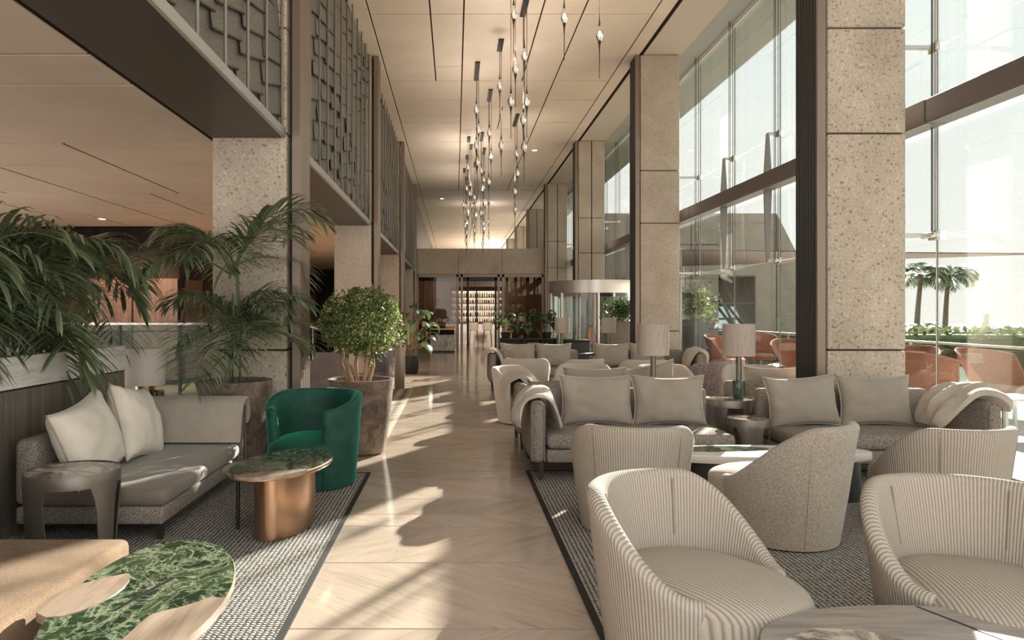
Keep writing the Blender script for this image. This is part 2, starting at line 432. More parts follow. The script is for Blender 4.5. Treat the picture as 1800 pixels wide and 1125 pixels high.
def prism(outline, z0, z1, bev=.004):
    n = len(outline)
    cx = sum(p[0] for p in outline)/n; cy = sum(p[1] for p in outline)/n
    sh = lambda k: [(cx+(x-cx)*k, cy+(y-cy)*k) for x, y in outline]
    k = 1-bev/max(.05, max(abs(x-cx)+abs(y-cy) for x, y in outline)/1.4)
    return loft([[(x, y, z0) for x, y in sh(k)], [(x, y, z0+bev) for x, y in outline], [(x, y, z1-bev) for x, y in outline], [(x, y, z1) for x, y in sh(k)]])
def strip_poly(outline_lr, z0, z1):
    """thin slab whose plan is given by matching left and right point lists"""
    l, r = outline_lr
    rings = [[(a[0], a[1], z0), (b[0], b[1], z0), (b[0], b[1], z1), (a[0], a[1], z1)] for a, b in zip(l, r)]
    return loft(rings)

# ------------------------------------------------------------------ setting: floor
ZC, ZL = 6.70, 3.25
fl = struct('floor', box(-9, 5.0, -1.5, 34, -.12, -.006), 'grout')
rows = [-1.5, -.55, .25, 1.05, 1.5, 2.2, 2.5, 3.37, 4.26, 4.99, 5.28, 5.72, 6.42, 6.72, 7.30, 8.15, 8.9, 9.2, 9.65, 10.4, 10.7, 11.3]
pat = [.89, .73, .3, .43, .7, .3, .57]; k = 0
while rows[-1] < 33.5: rows.append(rows[-1]+pat[k % 7]); k += 1
for r in range(len(rows)-1):
    off = [0, .5, -.35][r % 3]
    xs = [-9, -6.6+off, -3.9+off, -1.25+off*.15, 1.5+off*.8, 3.6+off, 5.0]
    for q in range(6):
        w, d = xs[q+1]-xs[q]-.004, rows[r+1]-rows[r]-.013
        obj('tile', box(-w/2, w/2, -d/2, d/2, -.02, 0), 'floorA' if r % 2 else 'floorB', fl, smooth=False,
            loc=((xs[q]+xs[q+1])/2, (rows[r]+rows[r+1])/2, 0))

# ------------------------------------------------------------------ ceilings
ce = struct('ceiling', box(-2.6, 4.56, -1.5, 62, ZC+.014, ZC+.30), 'gap')
def cpanel(x0, x1, y0, y1, z=ZC, m='ceiling', parent=ce, g=.014):
    obj('panel', box(x0+g, x1-g, y0+g, y1-g, z, z+.06), m, parent, smooth=False)
ys0 = [-1.5, 2, 5.6, 9.2, 12.4, 16.0]
for a, b in zip(ys0, ys0[1:]):
    xs = [-1.49, -.43, .15, 1.5, 2.22, 3.45] if b > 9 else [-1.49, .15, 1.5, 2.22, 3.45]
    for x0, x1 in zip(xs, xs[1:]):
        if b == 16.0 and x0 == -.43:
            cpanel(x0, x1, 12.4, 15.05); cpanel(x0, x1, 15.05, 16)
        else: cpanel(x0, x1, a, b)
for x0, x1, ys in ((-1.49, .15, [16, 17.4, 18.8, 19.5, 21.7, 23.8, 25.4, 26.2, 28, 30.2]),
                   (.15, 2.22, [16, 18.0, 20.2, 21.7, 23.8, 25.4, 28, 30.2]),
                   (2.22, 3.45, [16, 17.4, 19.5, 21.7, 23.2, 24.5, 26.2, 28, 30.2])):
    for a, b in zip(ys, ys[1:]):
        if (a, b) == (18.0, 20.2): cpanel(x0, 1.2, a, b); cpanel(1.2, x1, a, b)
        else: cpanel(x0, x1, a, b)
y = 30.3
while y < 61:
    for x0, x1 in ((-1.49, 1.0), (1.0, 3.45)): cpanel(x0, x1, y, y+2.4)
    y += 2.4
for y0 in range(-1, 61, 8):
    cpanel(-1.80, -1.50, y0, y0+8, ZC-.02, 'ceiling', ce, .002)
    cpanel(3.46, 3.72, y0, y0+8, ZC, 'ceiling', ce, .002)
    cpanel(3.80, 4.57, y0, y0+8, ZC, 'ceiling_pale', ce, .002)
# roof overhang beyond the glass and its pale head rail
struct('roof_overhang', box(4.58, 6.07, -1.5, 62, ZC+.02, ZC+.35), mat('overhang_grey', (.46, .48, .45), .8))
struct('trim_1', box(5.01, 5.09, -1.5, 62, ZC-.06, ZC+.02), 'white')

# low ceiling over the lobby on the left
lc = struct('ceiling_lobby', box(-9.5, -2.46, -1.5, 30, ZL+.010, ZL+.35), 'gap')
yl = [-1.5, 1.2, 3.2, 4.83, 5.47, 7.37, 8.48, 10.5, 11.4, 12.7, 14.5, 16.2, 18.6, 20.8, 23, 26, 30]
xl = [-2.47, -4.07, -5.5, -6.6, -8.0, -9.5]; xl2 = [-2.47, -4.5, -5.5, -7.3, -9.5]
for i, (a, b) in enumerate(zip(yl, yl[1:])):
    q = xl if a < 8.4 or i % 3 == 0 else xl2
    if a < 7.3: q = [-2.47, -9.5]
    for x1, x0 in zip(q, q[1:]):
        if a > 14.4 and x0 < -5.6: continue
        cpanel(x0, x1, a, b, ZL, 'ceiling_low_shaded', lc, .018)

# ------------------------------------------------------------------ columns with their metal pilasters
def column(xl_, xr, y0, groove=False, d=.64):
    c = empty_struct('column')
    zs = [0, 1.12, 3.30, 4.36, ZC-.001]
    for z0, z1 in zip(zs, zs[1:]):
        if groove:
            xm = (xl_+xr)/2
            obj('block', rbox(xl_, xm-.012, y0, y0+d, z0+.006, z1-.006, .012, 1), 'concrete_far', c)
            obj('block', rbox(xm+.012, xr, y0, y0+d, z0+.006, z1-.006, .012, 1), 'concrete_far', c)
        else:
            obj('block', rbox(xl_, xr, y0, y0+d, z0+.006, z1-.006, .022, 2), 'concrete', c)
    obj('core', box(xl_+.03, xr-.03, y0+.03, y0+d-.03, 0, ZC-.002), 'gap', c, smooth=False)
    return c
def pilaster(x_in, x_out, y0, side):
    """side=+1: nave face towards -x (right-hand row)"""
    p = empty_struct('pilaster')
    obj('channel', rbox(min(x_in, x_out), max(x_in, x_out), y0, y0+.03, 0, ZC-.003, .006, 1), 'bronze', p)
    n = 7
    for i in range(n):
        ya = y0+.035+i*.062
        mt = 'flute' if side > 0 else 'bronze'
        a, b = (x_in, x_in+.05) if side > 0 else (x_in-.05, x_in)
        obj('flute', rbox(a, b, ya, ya+.05, 0, ZC-.003, .012, 1), mt, p)
    a, b = (x_in+.015, x_out) if side > 0 else (x_out, x_in-.015)
    obj('backing', box(a, b, y0+.03, y0+.48, 0, ZC-.003), 'black', p, smooth=False)
BAY = 7.2
CY = [7.14+BAY*i for i in range(-1, 7)]
for i, y0 in enumerate(CY):
    g = i >= 3
    column(3.74, 4.53, y0, g)
    pilaster(3.635, 3.725, y0, 1)
    if i <= 4:
        column(-2.44, -1.69, y0)
        pilaster(-1.55, -1.64, y0, -1)

# ------------------------------------------------------------------ mezzanine ledges with the woven metal screens above
for i in range(5):
    y0 = (CY[i-1]+.64) if i else -1.5
    y1 = CY[i]
    if i == 0: continue
    b = empty_struct('beam')
    obj('soffit', box(-2.44, -1.735, y0, y1-.001, ZL, ZL+.09), 'bronze_dark', b, smooth=False)
    obj('ledge_edge', rbox(-1.735, -1.70, y0, y1-.001, ZL, ZL+.09, .004, 1), 'ledge_edge', b)
plate_me = mesh('plate', box(-.004, .004, -.5, .5, -.5, .5), 'plate', False)
M['rodgrey'] = mat('grey_rod_metal', (.235, .21, .185), .45, .3)
rod_me = mesh('rod', lathe([(.014, 0), (.014, 1)], 8), 'rodgrey')
edge_me = mesh('edge_bar', box(-.007, .007, -.5, .5, -.008, .008), 'black', False)
def screen(i, label):
    y0 = CY[i-1]+.64; y1 = CY[i]
    t = thing('woven_metal_screen', label, 'screen', (0, y0, ZL+.09), 0, 'woven metal screens along the mezzanine')
    rnd = random.Random(i)
    nr = 11; dy = (y1-y0-.15)/nr
    lo = 3.2
    for k in range(nr+1):
        yy = .1+k*dy
        if y0+yy < lo: continue
        o = obj('rod', rod_me, None, t, loc=(-1.725, yy, 0)); o.scale = (1, 1, ZC-ZL-.095)
    big = []
    sv = []
    def surf(yy, z):
        f = yy/(y1-y0)
        return -1.79 - .30*max(0, 1-z/1.3)*(1-f)*.8 + .045*sin(z*1.9+yy*.9+i)
    hp = .25
    for k in range(nr):
        yy = .1+(k+.5)*dy
        if y0+yy+dy < lo: continue
        zlim = min(ZC-ZL-.1, 1.5+549*(y0+yy+.5)/1250-ZL-.09+.35)
        z = .07+rnd.random()*.14
        while z+hp*.5 < zlim:
            L_ = dy*rnd.uniform(1.02, 1.06)
            h = hp*rnd.uniform(.86, 1.2)
            ry = rnd.uniform(.02, .04); rx = radians(rnd.uniform(9, 15))
            ya = yy
            loc = Vector((surf(yy, z+h/2), ya, z+h/2))
            yaw = -math.atan((surf(ya+.1, z+h/2)-surf(ya-.1, z+h/2))/.2)
            if loc.z+h*.62+.05 > ZC-ZL-.09: z += h; continue
            M1 = Matrix.Translation(loc) @ Matrix.Rotation(yaw, 4, 'Z') @ Matrix.Rotation(rx, 4, 'X') @ Matrix.Rotation(-ry, 4, 'Y') @ Matrix.Diagonal((1, L_, h*1.12, 1))
            M2 = Matrix.Translation(loc) @ Matrix.Rotation(yaw, 4, 'Z') @ Matrix.Rotation(rx, 4, 'X') @ Matrix.Rotation(-ry, 4, 'Y') @ Matrix.Translation((.006, 0, -h*.55)) @ Matrix.Diagonal((1, L_, 1, 1))
            if i <= 2:
                o = obj('plate', plate_me, None, t); o.matrix_local = M1
                o2 = obj('edge_bar', edge_me, None, o); o2.matrix_local = M1.inverted() @ M2
            else:
                big.append(xf(box(-.004, .004, -.5, .5, -.5, .5), M1)); 
            z += h
    ny_, nz_ = 12, 14
    H_ = ZC-ZL-.10
    front = [[(surf((y1-y0)*a/ny_, H_*b/nz_)-.009, (y1-y0)*a/ny_+(.004 if a == 0 else -.004 if a == ny_ else 0), .003+(H_-.01)*b/nz_) for a in range(ny_+1)] for b in range(nz_+1)]
    obj('gauze_sheet', loft([f_+[(x_-.01, q_, z_) for x_, q_, z_ in reversed(f_)] for f_ in front]), 'plate', t)
    if big: obj('plates', join(*big), 'plate', t, smooth=False, kind='stuff')
screen(1, 'grey metal plate screen on slim rods over the palm planter, nearest bay')
screen(2, 'grey shingled metal screen above the ledge in the second bay, over the ficus')
screen(3, 'grey metal screen in the third mezzanine bay from the camera')
screen(4, 'grey metal screen in the last mezzanine bay beside the concrete end balcony')

struct('wall_upper_left', box(-1.95, -1.80, 29.4, 62, 3.2, ZC), 'bronze_dark')
struct('wall_far', box(-1.95, 5.0, 62, 62.2, 0, ZC+.3), 'concrete_far')
struct('wall_lobby_top', box(-2.6, -2.5, -1.5, 62, ZL+.36, ZC), 'darkwood')
# ------------------------------------------------------------------ glass wall on the right
GX = 5.05
for i in range(1, 8):
    y0 = CY[i-1]+.32; y1 = CY[i]+.32
    w = empty_struct('window_%d' % i)
    ny = 4; dy = (y1-y0)/ny
    for k in range(ny):
        for z0, z1 in ((.02, 2.30), (2.31, 4.27), (4.28, ZC-.06)):
            if i == 3 and z0 < 2.2 and k in (1, 2): continue
            obj('pane', box(GX, GX+.012, y0+k*dy+.006, y0+(k+1)*dy-.006, z0, z1), 'glass', w, smooth=False)
        obj('joint', box(GX-.002, GX+.014, y0+k*dy-.006, y0+k*dy+.006, .02, ZC-.06), 'palegrey', w, smooth=False)
    if i >= 1:
        obj('transom', rbox(4.72, 4.97, y0-.3, y1-.34+.02, 3.41, 3.64, .008, 1), 'transom', w)
        obj('transom_web', box(4.74, 4.95, y0-.3, y1-.32, 3.40, 3.412), 'strut', w, smooth=False)
    for k in range(0, ny):
        yy = y0+k*dy
        if k:
            pr = [(4.86-.022, yy, 2.30), (4.86-.065, yy, 3.43), (4.86-.022, yy, 4.26)]
            ring = lambda z, a: [(4.86-a, yy-.012, z), (4.86+a, yy-.012, z), (4.86+a, yy+.012, z), (4.86-a, yy+.012, z)]
            obj('strut', loft([ring(2.28, .022), ring(3.52, .068), ring(4.28, .022)]), 'strut', w)
        for zz in (2.305, 4.275):
            a = 4.55 if k == 0 else 4.86
            f = obj('fitting', join(rbox(a, GX-.03, yy-.02, yy+.02, zz-.022, zz+.022, .006, 1), rbox(GX-.05, GX-.004, yy-.07, yy+.07, zz-.05, zz+.05, .01, 1)), 'steel', w)
            if zz < 3: obj('lug', move(tube([(GX-.09, yy-.09, zz), (GX-.09, yy+.09, zz)], .03, 10), (0, 0, 0)), 'steel', w)
        for dxx in (-.16, -.12, -.05):
            obj('cable', tube([(GX+dxx, yy+dxx, 2.3), (GX+dxx, yy+dxx, ZC)], .0055, 6), 'black', w)
    obj('sill', rbox(4.98, 5.12, y0, y1, 0, .02, .004, 1), 'steel', w)

# ------------------------------------------------------------------ end wall with the glazed bar front
EY = 29.0
ew = struct('wall_end', box(-1.56, 3.62, EY+.03, EY+.25, 3.05, 4.08), 'concrete_far')
for x0, x1 in ((-1.56, .14), (.14, 1.90), (1.90, 3.62)):
    obj('panel', rbox(x0+.015, x1-.015, EY, EY+.05, 3.06, 4.10, .01, 1), 'concrete_far', ew)
struct('floor_upper', box(-1.95, 5.0, 35.4, 62, 3.05, 3.2), 'terrace')
struct('wall_end_side', box(3.62, 5.0, EY+.02, EY+.2, 0, 4.08), 'travertine')
sf = empty_struct('window_8')
for x in (-1.54, .10, .27, 1.78, 1.96, 3.58):
    obj('post', rbox(x-.05, x+.05, EY+.02, EY+.12, 0, 3.05, .006, 1), 'bronze', sf)
obj('head_bar', rbox(-1.56, 3.62, EY+.02, EY+.12, 2.93, 3.05, .006, 1), 'bronze', sf)
for x0, x1 in ((-1.49, .05), (2.01, 3.53)):
    obj('pane', box(x0, x1, EY+.05, EY+.062, .02, 2.93), 'glass_bronze', sf, smooth=False)
d1 = empty_struct('door_1')
for x in (.52, 1.66):
    obj('stile', rbox(x-.045, x+.045, EY+.04, EY+.1, 0, 2.93, .006, 1), 'black', d1)
obj('door_head', rbox(.32, 1.73, EY+.04, EY+.1, 2.80, 2.93, .006, 1), 'black', d1)
# bar room shell
struct('wall_bar_back', box(-6, 6, 35.2, 35.35, 0, 3.05), 'redwood')
struct('wall_bar_left', box(-3.0, -2.9, 29.3, 35.2, 0, 3.05), 'redwood')
struct('wall_bar_right', box(4.6, 4.7, 29.3, 35.2, 0, 3.05), 'redwood')
struct('ceiling_bar', box(-6, 6, 29.25, 35.3, 3.05, 3.2), 'darkwood')
fb = struct('floor_bar', box(-9, 6, 34.0, 36, -.12, -.002), 'floorA')
# back-bar shelves and bottles
t = thing('back_bar_shelf', 'lit back-bar shelving full of bottles seen through the bar door', 'shelf', (1.1, 34.95, 0))
obj('back_panel', box(-1.3, 1.2, .1, .2, .1, 2.75), 'backlight', t, smooth=False)
for x in (-1.3, -.05, 1.2): obj('upright', box(x-.03, x+.03, -.22, .1, 0, 2.75), 'black', t, smooth=False)
SZ = [1.02, 1.33, 1.64, 1.95, 2.25]
for z in SZ: obj('shelf_board', box(-1.3, 1.2, -.24, .1, z-.03, z), 'darkwood', t, smooth=False)
obj('cupboard', box(-1.3, 1.2, -.24, .1, .02, .9), 'redwood', t, smooth=False)
obj('top_box', box(-1.3, 1.2, -.24, .1, 2.55, 2.75), 'darkwood', t, smooth=False)
bprof = [[(.036, 0), (.038, .02), (.038, .14), (.014, .18), (.013, .24), (.016, .25)],
         [(.045, 0), (.045, .12), (.03, .15), (.012, .17), (.012, .21), (.014, .22)],
         [(.03, 0), (.03, .17), (.012, .20), (.012, .26), (.014, .265)]]
bme = [[mesh('bottle', lathe(p, 8), 'bottle%d' % c) for c in range(6)] for p in bprof]
for z, sh_ in zip(SZ, ('lowest', 'second lowest', 'middle', 'second highest', 'highest')):
    n = 22
    for k in range(n):
        x = 1.1-1.22+2.34*k/(n-1)
        if abs(x-1.05) < .05: continue
        o = obj('bottle', bme[random.randrange(3)][random.randrange(6)], None, loc=(x+random.uniform(-.01, .01), 34.82+random.uniform(-.04, .04), z))
        tag(o, 'liquor bottle standing on the %s lit shelf behind the bar counter' % sh_, 'bottle', 'bottles on the %s back-bar shelf' % sh_)
t = thing('bar_counter', 'dark wooden bar counter with pale front behind two stools', 'counter', (1.1, 33.4, 0))
obj('top', rbox(-1.6, 1.6, -.35, .35, 1.0, 1.06, .01, 1), 'redwood', t)
obj('front', box(-1.55, 1.55, -.25, .25, .0, 1.0), 'travertine', t, smooth=False)
def stool(x, label):
    t = thing('bar_stool', label, 'stool', (x, 32.6, 0), 0, 'stools at the bar')
    obj('seat', superell(.22, .21, .05, .6, .5, 20, 8), 'cream', t, loc=(0, 0, .72))
    obj('backrest', loft([[(.22*cos(a), -.21*abs(sin(a))*r_, z) for a in [pi*k/10 for k in range(11)]] + [(.19*cos(a), -.18*abs(sin(a))*r_, z) for a in [pi*k/10 for k in range(10, -1, -1)]] for z, r_ in ((.74, 1), (.9, 1.05), (1.04, 1.08))]), 'cream', t)
    for sx_ in (-1, 1):
        for sy in (-1, 1): obj('leg', tube([(sx_*.15, sy*.14, .70), (sx_*.2, sy*.19, 0)], .016, 8), 'darkwood_leg', t)
stool(.85, 'cream upholstered bar stool in the doorway, left of the two'); stool(1.48, 'cream upholstered bar stool in the doorway, right of the two')

bl_ = bpy.data.lights.new('bar_fill', 'AREA'); bl_.energy = 38; bl_.color = (1, .85, .68); bl_.size = .5  # unseen area lights added to brighten the bar room
for x in (-.9, 2.9):
    o = bpy.data.objects.new('bar_fill', bl_); C.objects.link(o); o.location = (x, 30.2, 2.7); o.rotation_euler = (radians(65), 0, 0)
# reception desk
t = thing('reception_desk', 'grey marble reception desk with brass rail before the bronze glass', 'desk', (-.47, 26.6, 0))
obj('marble_front', rbox(-.46, .46, -.05, .05, .06, .66, .01, 1), 'desk', t)
obj('side', rbox(-.46, -.38, .05, .6, .06, .66, .01, 1), 'desk', t); obj('side', rbox(.38, .46, .05, .6, .06, .66, .01, 1), 'desk', t)
obj('recess', box(-.43, .43, -.02, .55, .66, .85), 'darkwood', t, smooth=False)
obj('brass_rail', rbox(-.47, .47, -.06, .6, .85, .89, .006, 1), 'goldmetal', t)
obj('plinth', box(-.43, .43, 0, .55, 0, .06), 'black', t, smooth=False)

# ------------------------------------------------------------------ lobby on the left: back walls, balustrade, stair
wb = struct('wall_left', box(-9.6, -9.5, 11, 30, 0, ZL+.3), 'darkwood')
def wood_wall(name, x0, x1, y0, y1, n, mats):
    w = struct(name, box(x0, x1, y0, y1, 0, ZL), 'darkwood')
    for k in range(n):
        f = lambda a, b: a+(b-a)*k/n
        if abs(x1-x0) > abs(y1-y0):
            a = x0+(x1-x0)*k/n; b = x0+(x1-x0)*(k+1)/n
            for z0, z1 in ((.1, 1.1), (1.12, 2.2)):
                obj('panel', rbox(a+.02, b-.02, y0-.04, y0-.002, z0, z1, .006, 1), mats[(k+int(z0)) % len(mats)], w)
        else:
            a = y0+(y1-y0)*k/n; b = y0+(y1-y0)*(k+1)/n
            for z0, z1 in ((.1, 1.1), (1.12, 2.2)):
                obj('panel', rbox(x1+.002, x1+.04, a+.02, b-.02, z0, z1, .006, 1), mats[(k+int(z0)) % len(mats)], w)
wood_wall('wall_back_left', -9.5, -5.7, 14.7, 14.9, 4, ['redwood', 'redwood', 'darkwood'])
wood_wall('wall_back_side', -5.9, -5.7, 14.9, 30, 14, ['redwood', 'redwood', 'darkwood'])
struct('wall_back_end', box(-5.7, -1.70, 29.0, 29.2, 0, ZL), 'darkwood')
bt = thing('glass_balustrade', 'frameless glass balustrade with steel handrail behind the palm planter', 'balustrade', (-4.5, 10.8, 0))
obj('curb', rbox(-1.5, 1.25, -.1, .1, 0, .18, .01, 1), 'travertine', bt)
for k in range(3):
    obj('pane', box(-1.48+k*.91, -.60+k*.91, -.008, .008, .18, 1.30), 'glass_dark', bt, smooth=False)
for k in range(2): obj('post', rbox(-.6+k*.91-.012, -.6+k*.91+.03, -.02, .02, .18, 1.30, .004, 1), 'black', bt)
obj('handrail', rbox(-1.5, 1.25, -.03, .03, 1.30, 1.35, .01, 2), 'steel', bt)
wl = bpy.data.lights.new('wall_fill', 'SPOT'); wl.energy = 260; wl.color = (1, .80, .56); wl.spot_size = radians(95); wl.spot_blend = .6; wl.shadow_soft_size = .06  # spots and their fittings, added to light the dark wood walls
for q, (px, py) in enumerate(((-6.6, 13.3), (-5.0, 16.5), (-5.0, 19.5))):
    t = thing('downlight', ('added lobby downlight before the red wood back wall', 'added lobby downlight past the wood corner, nearer one', 'added lobby downlight past the wood corner, farther one')[q], 'light', (px, py, ZL), 0, 'recessed downlights')
    obj('ring', lathe([(.08, -.001), (.08, -.012), (.065, -.012), (.06, -.002)], 20, (False, False)), 'white', t)
    obj('diffuser', lathe([(.002, -.004), (.065, -.004)], 20, (False, False)), 'downlight', t)
    o = bpy.data.objects.new('wall_fill', wl); C.objects.link(o); o.location = (px, py, ZL-.03); o.rotation_euler = (radians(28) if q == 0 else 0, radians(-20) if q else 0, 0)
# stair rail glimpsed past the first pilaster
t = thing('stair_handrail', 'sloping steel stair handrail seen past the bronze pilaster', 'handrail', (-3.2, 17.5, 0))
obj('rail', tube([(-1.2, 0, 1.55), (.55, 0, .75)], .03, 8), 'steel', t)
for x, z in ((-1.1, 1.5), (-.3, 1.14), (.5, .77)): obj('baluster', cyl(x, 0, 0, z, .015, 8), 'steel', t)

# ------------------------------------------------------------------ planting helpers
def frond_geo(rnd, L_, rise, droop, nl=28, ll=.40, w=.026, fold=.5):
    """arching rachis in the xz plane with drooping leaflets on both sides"""
    pts = []; a = rise; p = Vector((0, 0, 0)); n = 14
    for i in range(n+1):
        pts.append(p.copy()); p = p + Vector((cos(a), 0, sin(a)))*(L_/n); a -= droop/n*(.4+1.5*i/n)
    g = [tube(pts, .008, 5, [.011*(1-.8*i/n) for i in range(n+1)])]
    V, F = [], []
    for k in range(nl):
        f = .22+.78*k/(nl-1); x = f*n; i = min(int(x), n-1); q = pts[i].lerp(pts[i+1], x-i)
        d = (pts[i+1]-pts[i]).normalized()
        for s in (-1, 1):
            l = ll*(.55+.9*sin(pi*min(1, f*.92+.05)))*rnd.uniform(.85, 1.1)
            if f > .97: s *= .4
            out = (d*rnd.uniform(.5, .75)+Vector((0, s, 0))*.9+Vector((0, 0, fold*rnd.uniform(.2, .6)))).normalized()
            c = q.copy(); m = 5; base = len(V)
            side = out.cross(Vector((0, 0, 1)))
            if side.length < .05: side = Vector((1, 0, 0))
            side.normalize()
            dd = out.copy()
            for j in range(m+1):
                u = j/m; ww = w*(.35+1.6*u*(1-u)*1.6)*(1 if u < 1 else .08)
                V += [c-side*ww/2, c+side*ww/2]
                c = c+dd*(l/m); dd = (dd+Vector((0, 0, -.30*(.4+u)))).normalized()
            for j in range(m): F.append((base+2*j, base+2*j+1, base+2*j+3, base+2*j+2))
    g.append((V, F)); return join(*g)
def palm_meshes(seed, L_, rises, droops, **k):
    rnd = random.Random(seed)
    return [mesh('frond', frond_geo(rnd, L_*rnd.uniform(.9, 1.1), r, d, **k), 'palm', True) for r, d in zip(rises, droops)]
kentia = palm_meshes(3, 1.15, [1.25, 1.0, .7, .45], [2.2, 2.2, 2.1, 2.0], ll=.46)
def palm(t, base, mes, n, seed, scale=1, stems=True):
    rnd = random.Random(seed)
    for k in range(n):
        o = obj('frond', mes[k % len(mes)], None, t, loc=Vector(base)+Vector((rnd.uniform(-.05, .05), rnd.uniform(-.05, .05), rnd.uniform(-.04, .12))))
        o.rotation_euler = (rnd.uniform(-.15, .15), rnd.uniform(-.2, .1), k*2.399+rnd.uniform(-.3, .3))
        s = scale*rnd.uniform(.85, 1.12); o.scale = (s, s, s)
def leaf_cloud(rnd, n, shape, size):
    V, F = [], []
    for _ in range(n):
        p = shape(rnd)
        a = Vector((rnd.gauss(0, 1), rnd.gauss(0, 1), rnd.gauss(0, 1))).normalized()
        b = a.orthogonal().normalized(); b.rotate(Matrix.Rotation(rnd.uniform(0, 6.28), 3, a))
        s = size*rnd.uniform(.7, 1.3); i = len(V)
        V += [p-a*s, p+b*s*.45, p+a*s, p-b*s*.45]; F.append((i, i+1, i+2, i+3))
    return V, F

# ------------------------------------------------------------------ planter wall with palms (left)
pl = thing('planter_box', 'long grey wooden planter with pale marble band behind the brown sofa', 'planter', (-3.6, 3.2, 0))
for k in range(6):
    a = -4.4+k*1.26
    obj('wood_panel', rbox(.605, .645, a, a+1.256, 0, .975, .003, 1), 'greywood', pl)
obj('end_panel', rbox(-.9, .645, 3.15, 3.16, 0, .975, .003, 1), 'greywood', pl)
obj('core', box(-.88, .605, -4.4, 3.15, 0, .98), 'darkwood', pl, smooth=False)
obj('marble_band', rbox(.57, .655, -4.4, 3.165, .985, 1.205, .005, 1), 'travertine', pl)
obj('marble_band', rbox(-.9, .57, 3.08, 3.165, .985, 1.205, .005, 1), 'travertine', pl)
obj('soil', box(-.9, .57, -4.4, 3.08, .98, 1.12), 'soil', pl, smooth=False)
for k, (px, py, nf, lab, sc) in enumerate([
        (-3.34, 3.75, 22, 'kentia palm in the planter nearest the left picture edge', 1.0),
        (-3.32, 4.62, 24, 'kentia palm in the planter, middle one above the wooden panel', 1.0),
        (-3.50, 5.62, 22, 'kentia palm at the planter end, fronds arching over the lamp', 1.06),
        (-4.2, 5.3, 16, 'kentia palm at the back of the planter behind the middle palm', 1.15)]):
    t = thing('kentia_palm', lab, 'palm', (px, py, 1.12), 0, 'palms in the long planter')
    for q in range(3): obj('stem', tube([(cos(q*2.1)*.05, sin(q*2.1)*.05, -.02), (cos(q*2.1)*.1, sin(q*2.1)*.1, .3)], .018, 6), 'palm', t)
    palm(t, (0, 0, .30 if k == 2 else .18), kentia[:3] if k == 2 else kentia, nf, 10+k, sc)

def rust_pot(loc, label, r0, r1, h):
    t = thing('plant_pot', label, 'pot', loc)
    obj('body', lathe([(r0*.9, 0), (r0, .02), (r0*1.05, h*.1), ((r0+r1)/2*1.06, h*.55), (r1, h*.94), (r1*1.01, h), (r1*.93, h), (r1*.9, h*.9)], 48, (True, False)), 'rust', t)
    obj('soil', lathe([(.01, h*.9), (r1*.92, h*.9)], 32, (False, False)), 'soil', t)
    return t
rust_pot((-2.08, 6.74, 0), 'rusty brown pot holding the palm beside the near left column', .27, .335, .86)
t = thing('potted_palm', 'tall kentia palm with arching fronds in front of the left column', 'palm', (-2.08, 6.70, .775))
fan = palm_meshes(9, .95, [1.25, 1.0, .65, .35], [2.0, 1.9, 1.7, 1.5], ll=.34, w=.024)
for q, (a, l) in enumerate(((0, 1.12), (2.2, .9), (4.2, .5))):
    obj('stem', tube([(cos(a)*.05, sin(a)*.05, -.01), (cos(a)*.06, sin(a)*.06, l*.5), (cos(a)*.02, sin(a)*.02, l)], .016, 6), 'palm', t)
palm(t, (0, 0, 1.08), fan, 11, 33, 1.08)
palm(t, (.02, -.05, .42), fan, 17, 32, .92)

rust_pot((-1.01, 7.62, 0), 'large rusty pot holding the ficus tree beside the aisle', .255, .35, .79)
t = thing('ficus_tree', 'round-crowned ficus tree with bare orange stems in the rusty pot', 'tree', (-1.01, 7.62, .71))
rnd = random.Random(5)
for q, (bx, by, tx, ty) in enumerate([(-.10, 0, -.26, .05), (-.04, .05, -.05, .12), (.03, -.03, .08, -.05), (.07, .03, .12, .1), (.01, .02, .22, 0), (-.07, -.05, -.15, -.1)]):
    pts = [(bx, by, -.005), (bx*1.2+tx*.35, by+ty*.3, .22), (tx*.9, ty, .45), (tx*1.1, ty*1.2, .72)]
    obj('trunk', tube(pts, .02, 8, [.024, .021, .018, .01]), 'barkwood', t)
def crown(r):
    while True:
        u = Vector((r.uniform(-1, 1), r.uniform(-1, 1), r.uniform(-1, 1)))
        if u.length < 1 and (u.length > .5 or r.random() < .4): break
    q = Vector((u.x*.44, u.y*.42, u.z*.40+.68))
    q += Vector((noise.noise(q*5), noise.noise(q*5+Vector((9, 0, 0))), noise.noise(q*5+Vector((0, 9, 0)))))*.09
    if q.z < .42 and q.x < .1: q.z += .15*r.random()
    return q
obj('foliage', leaf_cloud(rnd, 6500, crown, .023), 'ficus', t, smooth=False, kind='stuff')

